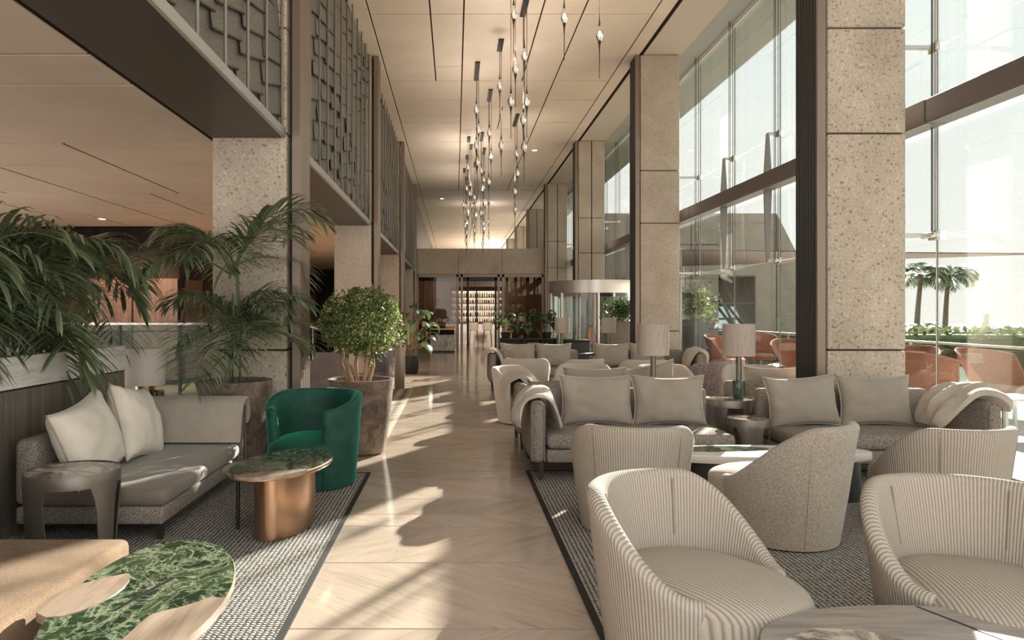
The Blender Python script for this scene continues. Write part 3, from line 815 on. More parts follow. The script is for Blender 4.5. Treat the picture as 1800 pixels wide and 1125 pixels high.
# broad leafed plant further down the aisle, in a black pot
def bigleaf_geo(rnd, L_, w):
    V, F = [], []; n = 7; p = Vector((0, 0, 0)); a = rnd.uniform(.2, .9)
    for j in range(n+1):
        u = j/n; ww = w*sin(pi*min(1, u*.9+.08))**.8
        V += [p+Vector((0, -ww, .03*ww/w)), p.copy(), p+Vector((0, ww, .03*ww/w))]
        p = p+Vector((cos(a), 0, sin(a)))*(L_/n); a -= .28
    for j in range(n):
        b = 3*j; F += [(b, b+1, b+4, b+3), (b+1, b+2, b+5, b+4)]
    return V, F
bl = [mesh('leaf', bigleaf_geo(random.Random(q), .36, .10), 'bigleaf') for q in range(4)]
def leafy(t, n, h, r, seed, sc=1):
    rnd = random.Random(seed)
    for k in range(n):
        a = k*2.399; z = h*(.15+.85*((k+.5)/n)); rr = r*(.35+.65*sin(pi*(k+.5)/n))
        e_ = Vector((cos(a)*rr, sin(a)*rr, z))
        obj('stalk', tube([(0, 0, 0), (cos(a)*rr*.3, sin(a)*rr*.3, z*.6), e_], .008, 5), 'barkwood', t)
        o = obj('leaf', bl[k % 4], None, t, loc=e_); o.rotation_euler = (rnd.uniform(-.4, .4), rnd.uniform(-.1, .5), a+rnd.uniform(-.3, .3)); s = sc*rnd.uniform(.8, 1.2); o.scale = (s, s, s)
def blackpot(loc, label, r, h):
    t = thing('plant_pot', label, 'pot', loc)
    obj('body', lathe([(r*.8, 0), (r*.85, .02), (r, h), (r*.9, h), (r*.88, h*.85)], 24, (True, False)), 'black', t)
    obj('soil', lathe([(.01, h*.86), (r*.89, h*.86)], 24, (False, False)), 'soil', t)
blackpot((-1.12, 17.4, 0), 'black pot under the broad-leaved plant beyond the grey armchair', .25, .42)
t = thing('broad_leaf_plant', 'tall broad-leaved plant in a black pot beyond the ficus', 'plant', (-1.12, 17.4, .36))
leafy(t, 34, 1.30, .52, 4, 1.15)

t = thing('pedestal', 'slim brown upright pedestal beside the grey lounge chair', 'pedestal', (-1.08, 13.95, 0))
obj('body', rbox(-.10, .09, -.10, .10, 0, .83, .01, 2), 'bronze', t); obj('cap', rbox(-.11, .10, -.11, .11, .832, .85, .005, 1), 'bronze_dark', t)
# ------------------------------------------------------------------ barrel chairs
def barrel(name, label, m, hb=.75, he=.42, phi_e=128, rb=.335, rt=.435, flat=45, seat_h=.43, group=None, ex=1.0, inner_m=None, arm_pow=1.0):
    t = thing(name, label, 'chair', (0, 0, 0), 0, group)
    pe = radians(phi_e); nphi = 56
    def hgt(ph):
        f = max(0, (abs(ph)-radians(flat))/(pe-radians(flat)))
        f = f**arm_pow; f = f*f*(3-2*f)
        return hb-(hb-he)*f
    def rad(z): return rb+(rt-rb)*(z/hb)**.85
    rings, uv = [], []
    cols = [(-pe+2*pe*k/nphi, 1) for k in range(nphi+1)]
    nose = [(-pe-.10, .25), (-pe-.085, .6), (-pe-.05, .88)]
    cols = nose + cols + [(-a, s) for a, s in reversed(nose)]
    for ph, sh in cols:
        h = hgt(max(-pe, min(pe, ph)))
        pr = []
        for z in (.012, .03, .2*h/.5, .45*h, .65*h, .82*h): pr.append((rad(z), z))
        ro = rad(h); th = .075
        for q in range(7):
            a = pi*q/6; pr.append((ro-th/2+th/2*cos(a), h-.035+.035*sin(a)))
        for z in (.82*h, .62*h, max(.30, .5*h)): pr.append((rad(z)-th-.035*(1-z/h), z))
        pr += [(rad(.3)-th-.06, .26), (rad(.1)-th-.05, .012)]
        mid = sum(r for r, _ in pr)/len(pr)
        ring = []; length = 0; last = None
        for r, z in pr:
            rr = mid+(r-mid)*sh
            zz = z if sh == 1 else z-(1-sh)*.02*(z/h)
            ring.append((rr*sin(ph)*1.0, rr*cos(ph)*ex, zz))
            if last: length += sqrt((r-last[0])**2+(z-last[1])**2)
            last = (r, z); uv.append((ph*.40, length))
        rings.append(ring)
    g = loft(rings, True, (True, True)); obj('shell', (g[0], g[1], uv), m, t)
    for sp in (-.72, .72):
        for side in (0, 1):
            h = hgt(sp); pts = []
            for q in range(9):
                z = (.03 if side == 0 else .46)+(h-(.05 if side == 0 else .50))*q/8
                rr_ = rad(z)+.001 if side == 0 else rad(z)-.075-.035*(1-z/h)-.001
                pts.append((rr_*sin(sp), rr_*cos(sp)*ex, z))
            obj('seam', tube(pts, .0032, 5), m, t)
    # body drum under the seat and the seat cushion
    n = 48; rr = [[((rad(z)-.012)*cos(2*pi*k/n), (rad(z)-.012)*sin(2*pi*k/n)*ex, z) for k in range(n)] for z in (.01, .03, .15, .26, .30)]
    g = loft(rr); obj('base', (g[0], g[1], [(math.atan2(p[1], p[0])*.36, p[2]) for p in g[0]]), m, t)
    ri = rad(seat_h)-.085
    g = superell(ri, (ri+.10)*ex, .13, .82, .45, 48, 16)
    vs = []
    for p in g[0]:
        p = Vector(p)
        if p.z > 0: p.z += .02*max(0, 1-(p.x/ri)**2)*max(0, 1-(p.y/ri)**2)
        vs.append(p)
    g2 = (vs, g[1], [(p[0], p[1]) for p in vs])
    o = obj('seat_cushion', g2, m, t, loc=(0, -.065*ex, seat_h-.13))
    return t
BC = 'cream barrel armchairs in the right-hand lounge'
def face(dx, dy): return math.atan2(dx, -dy)   # chair front is local -y
c0 = barrel('barrel_chair', 'cream ribbed barrel armchair in front by the aisle, seat turned to the wood-topped table', 'corduroy', group=BC)
c0.location = (.99, 2.98, .012); c0.rotation_euler = (0, 0, face(.60, -.80))
dup(c0, (2.13, 2.88, .012), face(-.20, -.97), 'cream ribbed barrel armchair at the right picture edge, seat facing the camera')
dup(c0, (1.22, 4.95, .012), face(.12, 1), 'cream ribbed barrel armchair with its back to the camera before the left sofa')
dup(c0, (3.30, 4.86, .012), face(-.15, 1), 'cream ribbed barrel armchair with its back to the camera before the right sofa')
cb = barrel('barrel_chair', 'speckled beige boucle barrel armchair turned away between two ribbed ones', 'boucle', hb=.79, rt=.45, flat=30, group=BC)
cb.location = (2.17, 4.72, .012); cb.rotation_euler = (0, 0, face(-.62, .78))
cm = barrel('barrel_chair', 'pale barrel armchair with sunlit inside behind the draped sofa arm', 'cream', group=BC)
cm.location = (.93, 9.75, 0); cm.rotation_euler = (0, 0, face(.75, -.55))
dup(cm, (1.83, 10.15, 0), face(-.2, -1), 'pale barrel armchair with round sunlit back, in front of its twin in the middle group')
dup(cm, (1.18, 11.95, 0), face(.1, 1), 'pale barrel armchair seen from behind, before the far left sofa')
dup(cm, (2.02, 11.75, 0), face(-.45, .9), 'pale barrel armchair turned away behind its twin in the middle group')
dup(cm, (3.02, 11.6, 0), face(-.1, 1), 'pale barrel armchair with solid woven back before the far right sofa')
dup(cm, (2.98, 9.95, 0), face(.1, -1), 'pale barrel armchair with sunlit inside behind the nearer lamp stem')
dup(cm, (4.15, 9.9, 0), face(-.25, -1), 'pale barrel armchair beside the glass, behind the green-based lamp')
cv = barrel('barrel_chair', 'mauve velvet barrel armchair by the glass in the middle group', 'mauve', group=BC)
cv.location = (3.78, 11.0, 0); cv.rotation_euler = (0, 0, face(-.5, .9))
cg = barrel('velvet_armchair', 'emerald green velvet armchair on the left rug corner', 'velvet', hb=.79, he=.68, phi_e=138, rb=.36, rt=.42, flat=60, seat_h=.42)
cg.location = (-1.235, 6.22, .012); cg.rotation_euler = (0, 0, face(-.25, -.97))

# grey egg chairs beyond the ficus
def egg(loc, rz, label):
    t = thing('lounge_chair', label, 'chair', loc, rz, 'grey lounge chairs beyond the ficus')
    R_ = []
    for j in range(9):
        v = j/8; z = .40+.46*v
        w = .40*(1-.25*v*v)*(.8+.4*sin(pi*min(1, v+.25)))
        ring = []
        for k in range(13):
            a = -1.25+2.5*k/12; ring.append((w*sin(a)*1.05, .30*cos(a)+.08*v, z))
        for k in range(12, -1, -1):
            a = -1.25+2.5*k/12; ring.append((w*.86*sin(a)*1.05, .22*cos(a)+.08*v, z))
        R_.append(ring)
    obj('backrest', loft(R_), 'greyviolet', t)
    obj('seat', superell(.36, .36, .10, .7, .5, 32, 10), 'greyviolet', t, loc=(0, -.02, .36))
    obj('pedestal', lathe([(.24, 0), (.24, .015), (.035, .03), (.03, .28)], 20), 'bronze', t)
    return t
egg((-2.12, 11.6, 0), face(-.6, .9), 'grey swivel lounge chair with rounded back beside the bronze pilaster')
egg((-1.42, 12.2, 0), face(-.75, -.4), 'grey swivel lounge chair behind the ficus stems')

# ------------------------------------------------------------------ rugs
def rug(x0, x1, y0, y1, label, m='rug', edge=True):
    t = thing('rug', label, 'rug', ((x0+x1)/2, (y0+y1)/2, 0))
    w, d = (x1-x0)/2, (y1-y0)/2
    obj('pile', box(-w+.03, w-.03, -d+.03, d-.03, 0, .012), m, t, smooth=False)
    if edge:
        for a in (box(-w, -w+.035, -d, d, 0, .013), box(w-.035, w, -d, d, 0, .013), box(-w+.035, w-.035, -d, -d+.035, 0, .013), box(-w+.035, w-.035, d-.035, d, 0, .013)):
            obj('border', a, 'rugedge', t, smooth=False)
rug(.665, 4.6, .6, 6.70, 'grey woven rug with black border under the right-hand lounge')
rug(-3.0, -.785, .6, 6.62, 'grey woven rug with black border under the left-hand lounge')
rug(-2.7, -.78, 8.5, 13.9, 'tan and brown lattice-pattern rug behind the ficus pot', 'checker', False)

# ------------------------------------------------------------------ sofas
def pillow_geo(a, b, th, seed, n=22, ear=.04):
    rnd = random.Random(seed); off = Vector((seed*3.7, seed*1.3, 0))
    V, F = [], []
    idx = {}
    for s in (1, -1):
        for j in range(n+1):
            for i in range(n+1):
                edge = i in (0, n) or j in (0, n)
                if s < 0 and edge: idx[(s, i, j)] = idx[(1, i, j)]; continue
                u = -1+2*i/n; v = -1+2*j/n
                px_ = a*u*(1-.07*(1-v*v)*abs(u)**2)+ear*u*v*v*.3
                pz = b*v*(1-.09*(1-u*u)*abs(v)**2)+ear*v*u*u*.3
                q = ((1-u**2)*(1-v**2))
                t = th*max(0, q)**.42
                q3 = Vector((u*2.2, v*2.2, s))+off
                t *= 1+.16*noise.noise(q3)
                t += .017*noise.noise(Vector((u*7, v*2.6, s*3))+off)*(1-q) if not edge else 0
                idx[(s, i, j)] = len(V)
                V.append(Vector((px_, s*t, pz+b)))
        for j in range(n):
            for i in range(n):
                f = (idx[(s, i, j)], idx[(s, i+1, j)], idx[(s, i+1, j+1)], idx[(s, i, j+1)])
                F.append(f if s < 0 else f[::-1])
    rim = [V[idx[(1, i, 0)]] for i in range(n+1)] + [V[idx[(1, n, j)]] for j in range(1, n+1)] + [V[idx[(1, i, n)]] for i in range(n-1, -1, -1)] + [V[idx[(1, 0, j)]] for j in range(n-1, 0, -1)]
    rim = [p.copy() for p in rim]; rim.append(rim[0].copy())
    return (V, F), rim
PILL = []
for sd_ in range(4):
    g, rim = pillow_geo(.345, .235, .125, sd_+1)
    PILL.append((mesh('cover', g, 'linen', True), mesh('piping', tube(rim, .006, 6, caps=False), 'throw')))
PILL_LIT = []
for a, b in PILL:
    c = a.copy(); c.materials[0] = M['linen_lit']; PILL_LIT.append(c)
def pillow(loc, rz, label, k=0, lean=.17, roll=0, sc=(1, 1, 1), group='scatter cushions', pale=False):  # pale picks the linen copy with light painted in
    t = thing('cushion', label, 'cushion', loc, rz, group)
    t.rotation_euler = (-lean, roll, rz); t.rotation_mode = 'XYZ'
    t.scale = sc
    obj('cover', PILL_LIT[k] if pale else PILL[k][0], None, t); obj('piping', PILL[k][1], None, t)
    return t
def sofa(label, w=1.82, d=.90, seat=.42, leg=.17, back=.75, arm=1, arm_h=.72, seat_m='tweed', group='tweed sofas', rad=.05):
    """front faces -y; arm=+1 on +x side, -1 on -x side"""
    t = thing('sofa', label, 'sofa', (0, 0, 0), 0, group)
    x0, x1, y0, y1 = -w/2, w/2, -d/2, d/2
    a0, a1 = (x1-.135, x1) if arm > 0 else (x0, x0+.135)
    s0, s1 = (x0, a0-.004) if arm > 0 else (a1+.004, x1)
    ft = leg+.115
    obj('frame', rbox(s0+.004, s1-.004, y0+.015, y1-.01, leg, ft, .022, 3), 'tweed', t)
    obj('seat_cushion', rbox(s0+.006, s1-.006, y0, y1-.155, ft+.003, seat, rad, 4, 4, .012), seat_m, t)
    obj('backrest', rbox(s0, s1, y1-.15, y1, ft+.004, back, .05, 4), 'tweed', t)
    obj('armrest', rbox(a0, a1, y0-.005, y1, leg, arm_h, .055, 4), 'tweed', t)
    ym = y0-.004
    xs = a0 if arm > 0 else a1
    obj('piping', tube([(a0+.012, ym-.001, leg+.02), (a0+.012, ym-.001, arm_h-.05), ((a0+a1)/2, ym-.002, arm_h-.012), (a1-.012, ym-.001, arm_h-.05), (a1-.012, ym-.001, leg+.02)], .007, 6), 'tweed', t)
    for sx_ in (x0+.10, x1-.07):
        for sy in (y0+.07, y1-.08):
            obj('leg', loft([[(sx_+q*.016*1, sy+r*.016, .0) for q, r in ((-1, -1), (1, -1), (1, 1), (-1, 1))], [(sx_+q*.023, sy+r*.023, leg) for q, r in ((-1, -1), (1, -1), (1, 1), (-1, 1))]]), 'darkwood_leg', t)
    return t
sl = sofa('tweed sofa with throw over its left arm, behind the ribbed armchairs', arm=-1)
sl.location = (1.575, 6.70, 0)
sr = sofa('tweed sofa against the glass wall corner, throw over its right arm', arm=1)
sr.location = (3.88, 6.66, .0)
sl2 = dup(sr, (1.575, 8.16, 0), pi, 'tweed sofa turned away, back to back with the sofa beside the aisle')
sr2 = dup(sl, (3.88, 8.20, 0), pi, 'tweed sofa turned away, back to back with the sofa beside the glass')
dup(sl, (1.55, 13.9, 0), 0, 'far tweed sofa facing the camera beside the aisle, throw on its left arm')
dup(sr, (3.80, 13.9, 0), 0, 'far tweed sofa facing the camera beside the glass')
ss = sofa('low taupe sofa along the wooden planter with two cushions', w=1.76, d=.98, seat=.345, leg=.115, back=.665, arm=1, arm_h=.70, seat_m='seat_brown', rad=.045)
ss.location = (-2.36, 5.46, .012); ss.rotation_euler = (0, 0, pi/2)
s2 = sofa('tan sofa corner in the near left foreground, lit by the sun', w=1.9, d=1.0, seat=.375, leg=.10, back=.62, arm=-1, arm_h=.66, seat_m='seat_tan', rad=.035)
s2.location = (-2.10, 2.57, .012); s2.rotation_euler = (0, 0, pi/2)

# cushions: base at seat level
GP = 'beige linen cushions on the sofas'
pillow((1.36, 6.82, .42), 0, 'beige cushion on the aisle-side sofa, beside the draped arm', 0, group=GP)
pillow((2.055, 6.81, .42), 0, 'beige cushion on the aisle-side sofa, at its open end', 1, group=GP)
pillow((3.33, 6.76, .42), .06, 'beige cushion at the open end of the glass-side sofa', 2, roll=-.05, group=GP)
pillow((4.02, 6.78, .42), 0, 'beige cushion in the middle of the glass-side sofa before the concrete column', 3, group=GP)
pillow((1.55, 8.04, .42), pi+.05, 'cushion of the turned-away aisle sofa, its top edge showing', 1, lean=.25, group=GP)
pillow((2.20, 8.08, .46), pi-.2, 'cushion of the turned-away aisle sofa, leaning askew behind the lamp', 2, lean=.3, roll=.2, group=GP)
pillow((3.60, 8.09, .42), pi, 'cushion of the turned-away glass-side sofa, behind the green-based lamp', 0, lean=.2, group=GP)
pillow((4.28, 8.12, .42), pi-.1, 'cushion of the turned-away glass-side sofa, close to the window', 3, lean=.4, roll=.1, group=GP)
pillow((1.25, 14.02, .42), .05, 'beige cushion on the far aisle sofa beside its draped arm', 2, group=GP)
pillow((1.95, 14.02, .42), 0, 'beige cushion on the far aisle sofa at its open end', 3, group=GP)
pillow((3.10, 14.02, .42), 0, 'beige cushion at the open end of the far glass-side sofa', 0, group=GP)
pillow((3.80, 14.02, .42), 0, 'beige cushion in the middle of the far glass-side sofa', 1, group=GP)
pillow((-2.46, 4.98, .357), pi/2+.10, 'beige cushion on the low sofa nearest the metal side table', 3, lean=.32, roll=-.13, sc=(1.10, 1.1, 1.18), group=GP, pale=True)
pillow((-2.45, 5.62, .357), pi/2+.02, 'beige cushion on the low sofa beside the draped throw', 2, lean=.30, roll=.16, sc=(.95, 1.1, 1.22), group=GP, pale=True)
pillow((-2.36, 3.05, .387), pi/2, 'pale cushion cut by the left picture edge on the tan sofa', 1, lean=.3, group=GP, pale=True)

def throw(loc, rz, label, path, half, th=.022, seed=1, flare=.0, skew=0.0, m='throw', n=26, pinch=.35, wr=.045):
    """cloth swept along a path in the xz plane, width along y"""
    pts = [Vector((p[0], 0, p[1])) for p in path]
    # resample
    def cat(f):
        x = f*(len(pts)-1); i = min(int(x), len(pts)-2); u = x-i
        p0, p1, p2, p3 = pts[max(i-1, 0)], pts[i], pts[i+1], pts[min(i+2, len(pts)-1)]
        return .5*((2*p1)+(-p0+p2)*u+(2*p0-5*p1+4*p2-p3)*u*u+(-p0+3*p1-3*p2+p3)*u**3)
    off = Vector((seed*5.1, 0, 0)); rings = []
    mw = 16
    for k in range(n+1):
        f = k/n; c = cat(f); d = (cat(min(1, f+.02))-cat(max(0, f-.02))).normalized(); nn = Vector((-d.z, 0, d.x))
        e_ = 1-.55*abs(2*f-1)**6
        hw = half*(1+flare*(2*f-1))*(.92+.22*noise.noise(Vector((f*3, seed, 0))))*(1-pinch*abs(2*f-1)**3)
        top, bot = [], []
        thk = th*(.75+.7*noise.noise(Vector((f*2.3, seed*3.1, 7))))
        for j in range(mw+1):
            v = -1+2*j/mw
            w_ = wr*noise.noise(Vector((f*3.2, v*1.6, 0))+off)+.75*wr*noise.noise(Vector((f*2.2+v*.8, v*4.5-f*2, 3))+off)+.3*wr*sin(v*8+f*5+seed)
            tk = thk*e_*max(.12, 1-abs(v)**3.2)**.6
            y_ = v*hw+skew*(f-.5)
            top.append(c+nn*(tk+w_*(.35+.65*e_))+Vector((0, y_, 0))); bot.append(c-nn*tk*.3+nn*w_*.0+Vector((0, y_, 0)))
        rings.append(top+bot[::-1])
    t = thing('throw', label, 'throw', loc, rz, 'throws over sofa arms')
    obj('cloth', loft(rings), m, t)
    return t
# over the left arm of the aisle-side sofa (arm x .665-.80)
AP = [(-.17, .50), (-.16, .60), (-.12, .70), (0, .765), (.10, .735), (.17, .60), (.21, .46)]
throw((.735, 6.52, 0), 0, 'crumpled beige throw over the arm of the aisle-side sofa, front one', AP, .27, .05, 1, .10, .26, pinch=-.05)
throw((.735, 8.22, 0), 0, 'crumpled beige throw over the arm of the turned-away aisle sofa', AP, .27, .05, 2, -.1, -.24, pinch=-.05)
throw((.71, 13.7, 0), 0, 'crumpled beige throw over the arm of the far aisle sofa', AP, .27, .045, 3, .1, .24, pinch=-.05)
throw((4.72, 6.50, 0), pi, 'thick beige throw folded over the right arm of the glass-side sofa', [(-.20, .62), (-.14, .70), (-.02, .77), (.12, .75), (.27, .62), (.36, .46)], .27, .09, 4, .05, -.1)
throw((4.72, 8.1, 0), pi, 'pale throw over the arm of the turned-away glass-side sofa, by the window', AP, .25, .07, 5, .1, .1)
throw((4.64, 13.7, 0), pi, 'pale throw over the arm of the far glass-side sofa', AP, .25, .07, 6, .1, .1)
throw((-2.27, 6.27, .012), -pi/2, 'smooth beige throw draped over the end arm of the low taupe sofa', [(-.10, .50), (-.088, .62), (-.055, .715), (.0, .735), (.075, .695), (.105, .55), (.135, .365)], .47, .016, 7, .0, 0, wr=.014, pinch=.04)

# ------------------------------------------------------------------ tables
def barrel_table(loc, rz, label, r=.27, h=.55, m='gunmetal', legs=((0, 26, 26), (2.1, 20, 11), (3.3, 15, 6), (4.6, 14, 9)), top='brown_marble'):
    t = thing('side_table', label, 'table', loc, rz, 'cut-out metal side tables')
    obj('top', lathe([(.001, h-.006), (r-.008, h-.006), (r-.006, h-.012)], 40, (False, False)), top, t)
    obj('apron', loft([[(q*cos(2*pi*k/44), q*sin(2*pi*k/44), z) for k in range(44)] for q, z in ((r-.008, h-.004), (r-.003, h), (r, h-.006), (r, h-.075), (r-.008, h-.075), (r-.008, h-.01))], True, (False, False)), m, t)
    for a, wt, wb in legs:
        rings = []
        n = 12
        for j in range(7):
            z = (h-.07)*(1-j/6); u = j/6
            wdeg = wt+(wb-wt)*(u**.6)+5*max(0, 1-u*4)
            sh = radians(wt*.35)*u
            rk = r*(1-.10*u)
            ring = [(rk*cos(a+sh+radians(wdeg)*(2*k/n-1)), rk*sin(a+sh+radians(wdeg)*(2*k/n-1)), z) for k in range(n+1)]
            ring += [((rk-.008)*cos(a+sh+radians(wdeg)*(2*k/n-1)), (rk-.008)*sin(a+sh+radians(wdeg)*(2*k/n-1)), z) for k in range(n, -1, -1)]
            rings.append(ring)
        obj('leg', loft(rings), m, t)
    return t
barrel_table((-2.30, 4.28, .012), 0, 'taupe metal side table with cut-out sides before the low sofa', r=.265, h=.545,
             legs=((radians(203), 58, 46), (radians(340), 17, 13), (radians(48), 24, 16)))
barrel_table((2.80, 7.28, 0), 0, 'taller cut-out metal side table carrying the green-based lamp', r=.24, h=.62, legs=((radians(205), 38, 26), (radians(300), 12, 10), (radians(345), 14, 9), (radians(80), 30, 20)))
barrel_table((2.73, 6.62, 0), 0, 'lower cut-out metal side table tucked between the two sofas', r=.19, h=.52, legs=((radians(255), 34, 26), (radians(190), 10, 8), (radians(330), 14, 6), (radians(80), 30, 20)))
barrel_table((-2.98, 6.95, 0), 0, 'metal side table behind the low sofa carrying the marble lamp', r=.25, h=.585)
# consoles between back to back sofas
for yy, ln in ((7.44, 'narrow wooden console between the back-to-back aisle sofas'),):
    t = thing('console_table', ln, 'table', (1.5, yy, 0))
    obj('top', rbox(-.80, .98, -.22, .20, .58, .615, .006, 1), 'tablewood', t)
    for sx_ in (-.74, .92):
        obj('leg', rbox(sx_-.02, sx_+.02, -.17, .15, 0, .58, .005, 1), 'black', t)
t = thing('console_table', 'narrow wooden console between the back-to-back glass-side sofas', 'table', (3.35, 7.55, 0))
obj('top', rbox(-.30, .26, -.20, .12, .56, .60, .006, 1), 'tablewood', t)
for sx_ in (-.26, .22): obj('leg', rbox(sx_-.02, sx_+.02, -.15, .08, 0, .56, .005, 1), 'black', t)

def oval(a, b, n=56, wob=0.0, ph=0, rot=0):
    out = []
    for k in range(n):
        q = 2*pi*k/n; f = 1+wob*cos(2*q+ph)+wob*.6*cos(3*q-ph)
        x, y = a*cos(q)*f, b*sin(q)*f
        out.append((x*cos(rot)-y*sin(rot), x*sin(rot)+y*cos(rot)))
    return out
def arc_piece(o, i0, i1, depth, z0, z1, curve=.5):
    """crescent along the rim between outline indices, bulging inward by depth"""
    n = len(o); pts = [o[k % n] for k in range(i0, i1+1)]
    a, b = pts[0], pts[-1]; m = len(pts)-1; inner = []
    cx = sum(p[0] for p in o)/n; cy = sum(p[1] for p in o)/n
    for k, p in enumerate(pts):
        u = k/m; f = depth*(sin(pi*u)**curve if 0 < u < 1 else 0)
        inner.append((p[0]+(cx-p[0])*f, p[1]+(cy-p[1])*f))
    out2 = [(cx+(p[0]-cx)*1.001, cy+(p[1]-cy)*1.001) for p in pts]
    return strip_poly((out2[1:-1], inner[1:-1]), z0, z1)
# big green marble coffee table
t = thing('coffee_table', 'green marble coffee table with oak inlays in the near left foreground', 'table', (-1.19, 2.74, .012))
o = oval(.30, .70, 64, .03, .4, .12)
h = .40
obj('rim', prism(o, h-.032, h-.004), 'tablewood', t)
oi = [(x*.985, y*.992) for x, y in o]
obj('marble_top', prism(oi, h-.012, h, .002), 'green_marble', t)
obj('oak_inlay', arc_piece(o, 47, 64, .62, h-.03, h+.0025, .7), 'tablewood', t)
lf = lambda f: (-.30+.0*f, f)
obj('oak_leaf', strip_poly(([(-.275, -.205), (-.325, -.17), (-.355, -.11), (-.358, -.04), (-.34, .03), (-.30, .10), (-.25, .16), (-.175, .215)], [(-.265, -.21), (-.21, -.20), (-.165, -.15), (-.137, -.08), (-.122, 0), (-.118, .07), (-.128, .14), (-.16, .212)]), h-.03, h+.004), 'tablewood', t)
obj('slot', strip_poly(([(-.06, -.15), (-.02, .02), (.03, .18)], [(-.045, -.15), (.0, .02), (.05, .18)]), h-.01, h+.001), 'black', t)
obj('base', loft([[(x*k, y*k*.9, z) for x, y in oval(.19, .34, 40, 0, 0, .12)] for k, z in ((.96, 0), (1, .01), (1, h-.033))]), 'brass', t)
# table by the velvet chair
t = thing('coffee_table', 'oval green marble table on bronze drum before the velvet armchair', 'table', (-1.19, 4.92, .012))
h = .455
o = oval(.295, .50, 64, .02, .2, -.25)
obj('rim', prism(o, h-.03, h-.003), 'brass', t)
obj('marble_top', prism([(x*.985, y*.99) for x, y in o], h-.012, h, .002), 'green_marble', t)
obj('oak_inlay', arc_piece(o, 44, 61, .35, h-.02, h+.0025, .8), 'tablewood', t)
o2 = oval(.145, .20, 40)
obj('oak_leaf', move(prism(o2, h-.06, h-.035), (-.265, .02, 0)), 'greyoak', t)
obj('leg', cyl(-.30, -.04, 0, h-.06, .014, 10), 'black', t)
obj('base', loft([[(x*k+.02, y*k, z) for x, y in oval(.165, .33, 48, 0, 0, -.22)] for k, z in ((.97, 0), (1, .01), (1, h-.031))]), 'brass', t)
# table in the right foreground
t = thing('coffee_table', 'low oval table of grey oak and polished marble at the bottom picture edge', 'table', (1.74, 2.20, .012))
h = .395
o = oval(.74, .47, 72, .035, 1.2, -.06)
obj('rim', prism(o, h-.035, h-.004), 'gunmetal', t)
obj('wood_top', prism([(x*.99, y*.985) for x, y in o], h-.012, h, .002), 'greyoak', t)
obj('marble_inset', strip_poly(([(-.70, .0), (-.64, .17), (-.50, .26), (-.34, .24), (-.2, .14), (0, .07), (.25, .12), (.45, .17), (.66, .05)], [(-.68, -.12), (-.6, -.25), (-.46, -.34), (-.3, -.4), (-.15, -.42), (0, -.42), (.2, -.41), (.4, -.37), (.6, -.2)]), h-.01, h+.002), 'brown_marble', t)
obj('seam', strip_poly(([(-.03, .44), (.12, .09)], [(-.022, .44), (.13, .09)]), h-.01, h+.0022), 'black', t)
obj('base', loft([[(x*k, y*k, z) for x, y in oval(.42, .22, 40)] for k, z in ((.97, 0), (1, .01), (1, h-.036))]), 'gunmetal', t)
# table among the four chairs
t = thing('coffee_table', 'pale marble coffee table among the barrel armchairs before the sofas', 'table', (2.45, 5.72, .012))
h = .375
o = oval(.86, .26, 72, .03, .6, 0)
obj('rim', prism(o, h-.06, h-.004), 'palegrey', t)
obj('marble_top', prism([(x*.99, y*.985) for x, y in o], h-.012, h, .002), 'travertine', t)
obj('green_inlay', strip_poly(([(-.62, .12), (-.4, .19), (-.1, .2), (.1, .12)], [(-.6, -.02), (-.4, -.05), (-.1, -.02), (.1, .05)]), h-.01, h+.002), 'green_marble', t)
for x in (-.4, .62): obj('base', loft([[(x+a, b, z) for a, b in oval(.17, .17, 32)] for z in (0, h-.06)]), 'flute', t)

# ------------------------------------------------------------------ lamps
def lamp(loc, label, base='green', sr=.158, sh=.325, top=1.13, zb=0.0, group='table lamps'):
    t = thing('table_lamp', label, 'lamp', loc, 0, group)
    n = 40
    H = top
    obj('lamp_shade', loft([[(r*cos(2*pi*k/n), r*sin(2*pi*k/n), z) for k in range(n)] for r, z in ((sr-.004, H-.004), (sr, H), (sr, H-sh), (sr-.004, H-sh), (sr-.004, H-.006))], True, (False, False)), 'shade' if base == 'green' else 'shade_brightened', t)
    obj('spider', tube([(-sr+.004, 0, H-.06), (sr-.004, 0, H-.06)], .003, 6), 'stem', t)
    if base == 'green':
        obj('stem', cyl(0, 0, .16, H-.05, .028, 16), 'stem', t)
        obj('base', lathe([(.048, 0), (.055, .01), (.06, .03), (.062, .17), (.056, .185), (.03, .19)], 32), 'greenglass', t)
    else:
        obj('collar', lathe([(.085, H-sh-.055), (.09, H-sh-.05), (.09, H-sh+.02), (.02, H-sh+.03)], 32), 'goldmetal', t)
        obj('stem', cyl(0, 0, H-sh, H-.05, .02, 12), 'stem', t)
        obj('base', rbox(-.15, .15, -.10, .10, 0, H-sh-.055, .02, 3), 'green_marble', t)
    return t
lamp((2.90, 7.27, .62), 'table lamp with green glass base and linen drum shade beside the bronze pilaster', top=.762)
lamp((2.06, 7.40, .615), 'linen table lamp on a bronze stem rising behind the aisle-side sofa', top=.765, base='green')
lamp((2.30, 15.3, .62), 'small far table lamp before the dark console', top=.762)
lamp((3.30, 15.3, .62), 'small far table lamp in front of the tall grey urn', top=.762)
lamp((-2.98, 6.84, .585), 'large linen lamp with gold collar and green marble base behind the low sofa', base='marble', sr=.18, sh=.35, top=.57)
t = thing('console_table', 'long low table carrying the two small far lamps', 'table', (2.8, 15.3, 0))
obj('top', rbox(-.9, .9, -.2, .2, .585, .62, .006, 1), 'black', t)
for sx_ in (-.82, .82): obj('leg', rbox(sx_-.02, sx_+.02, -.16, .16, 0, .585, .005, 1), 'black', t)

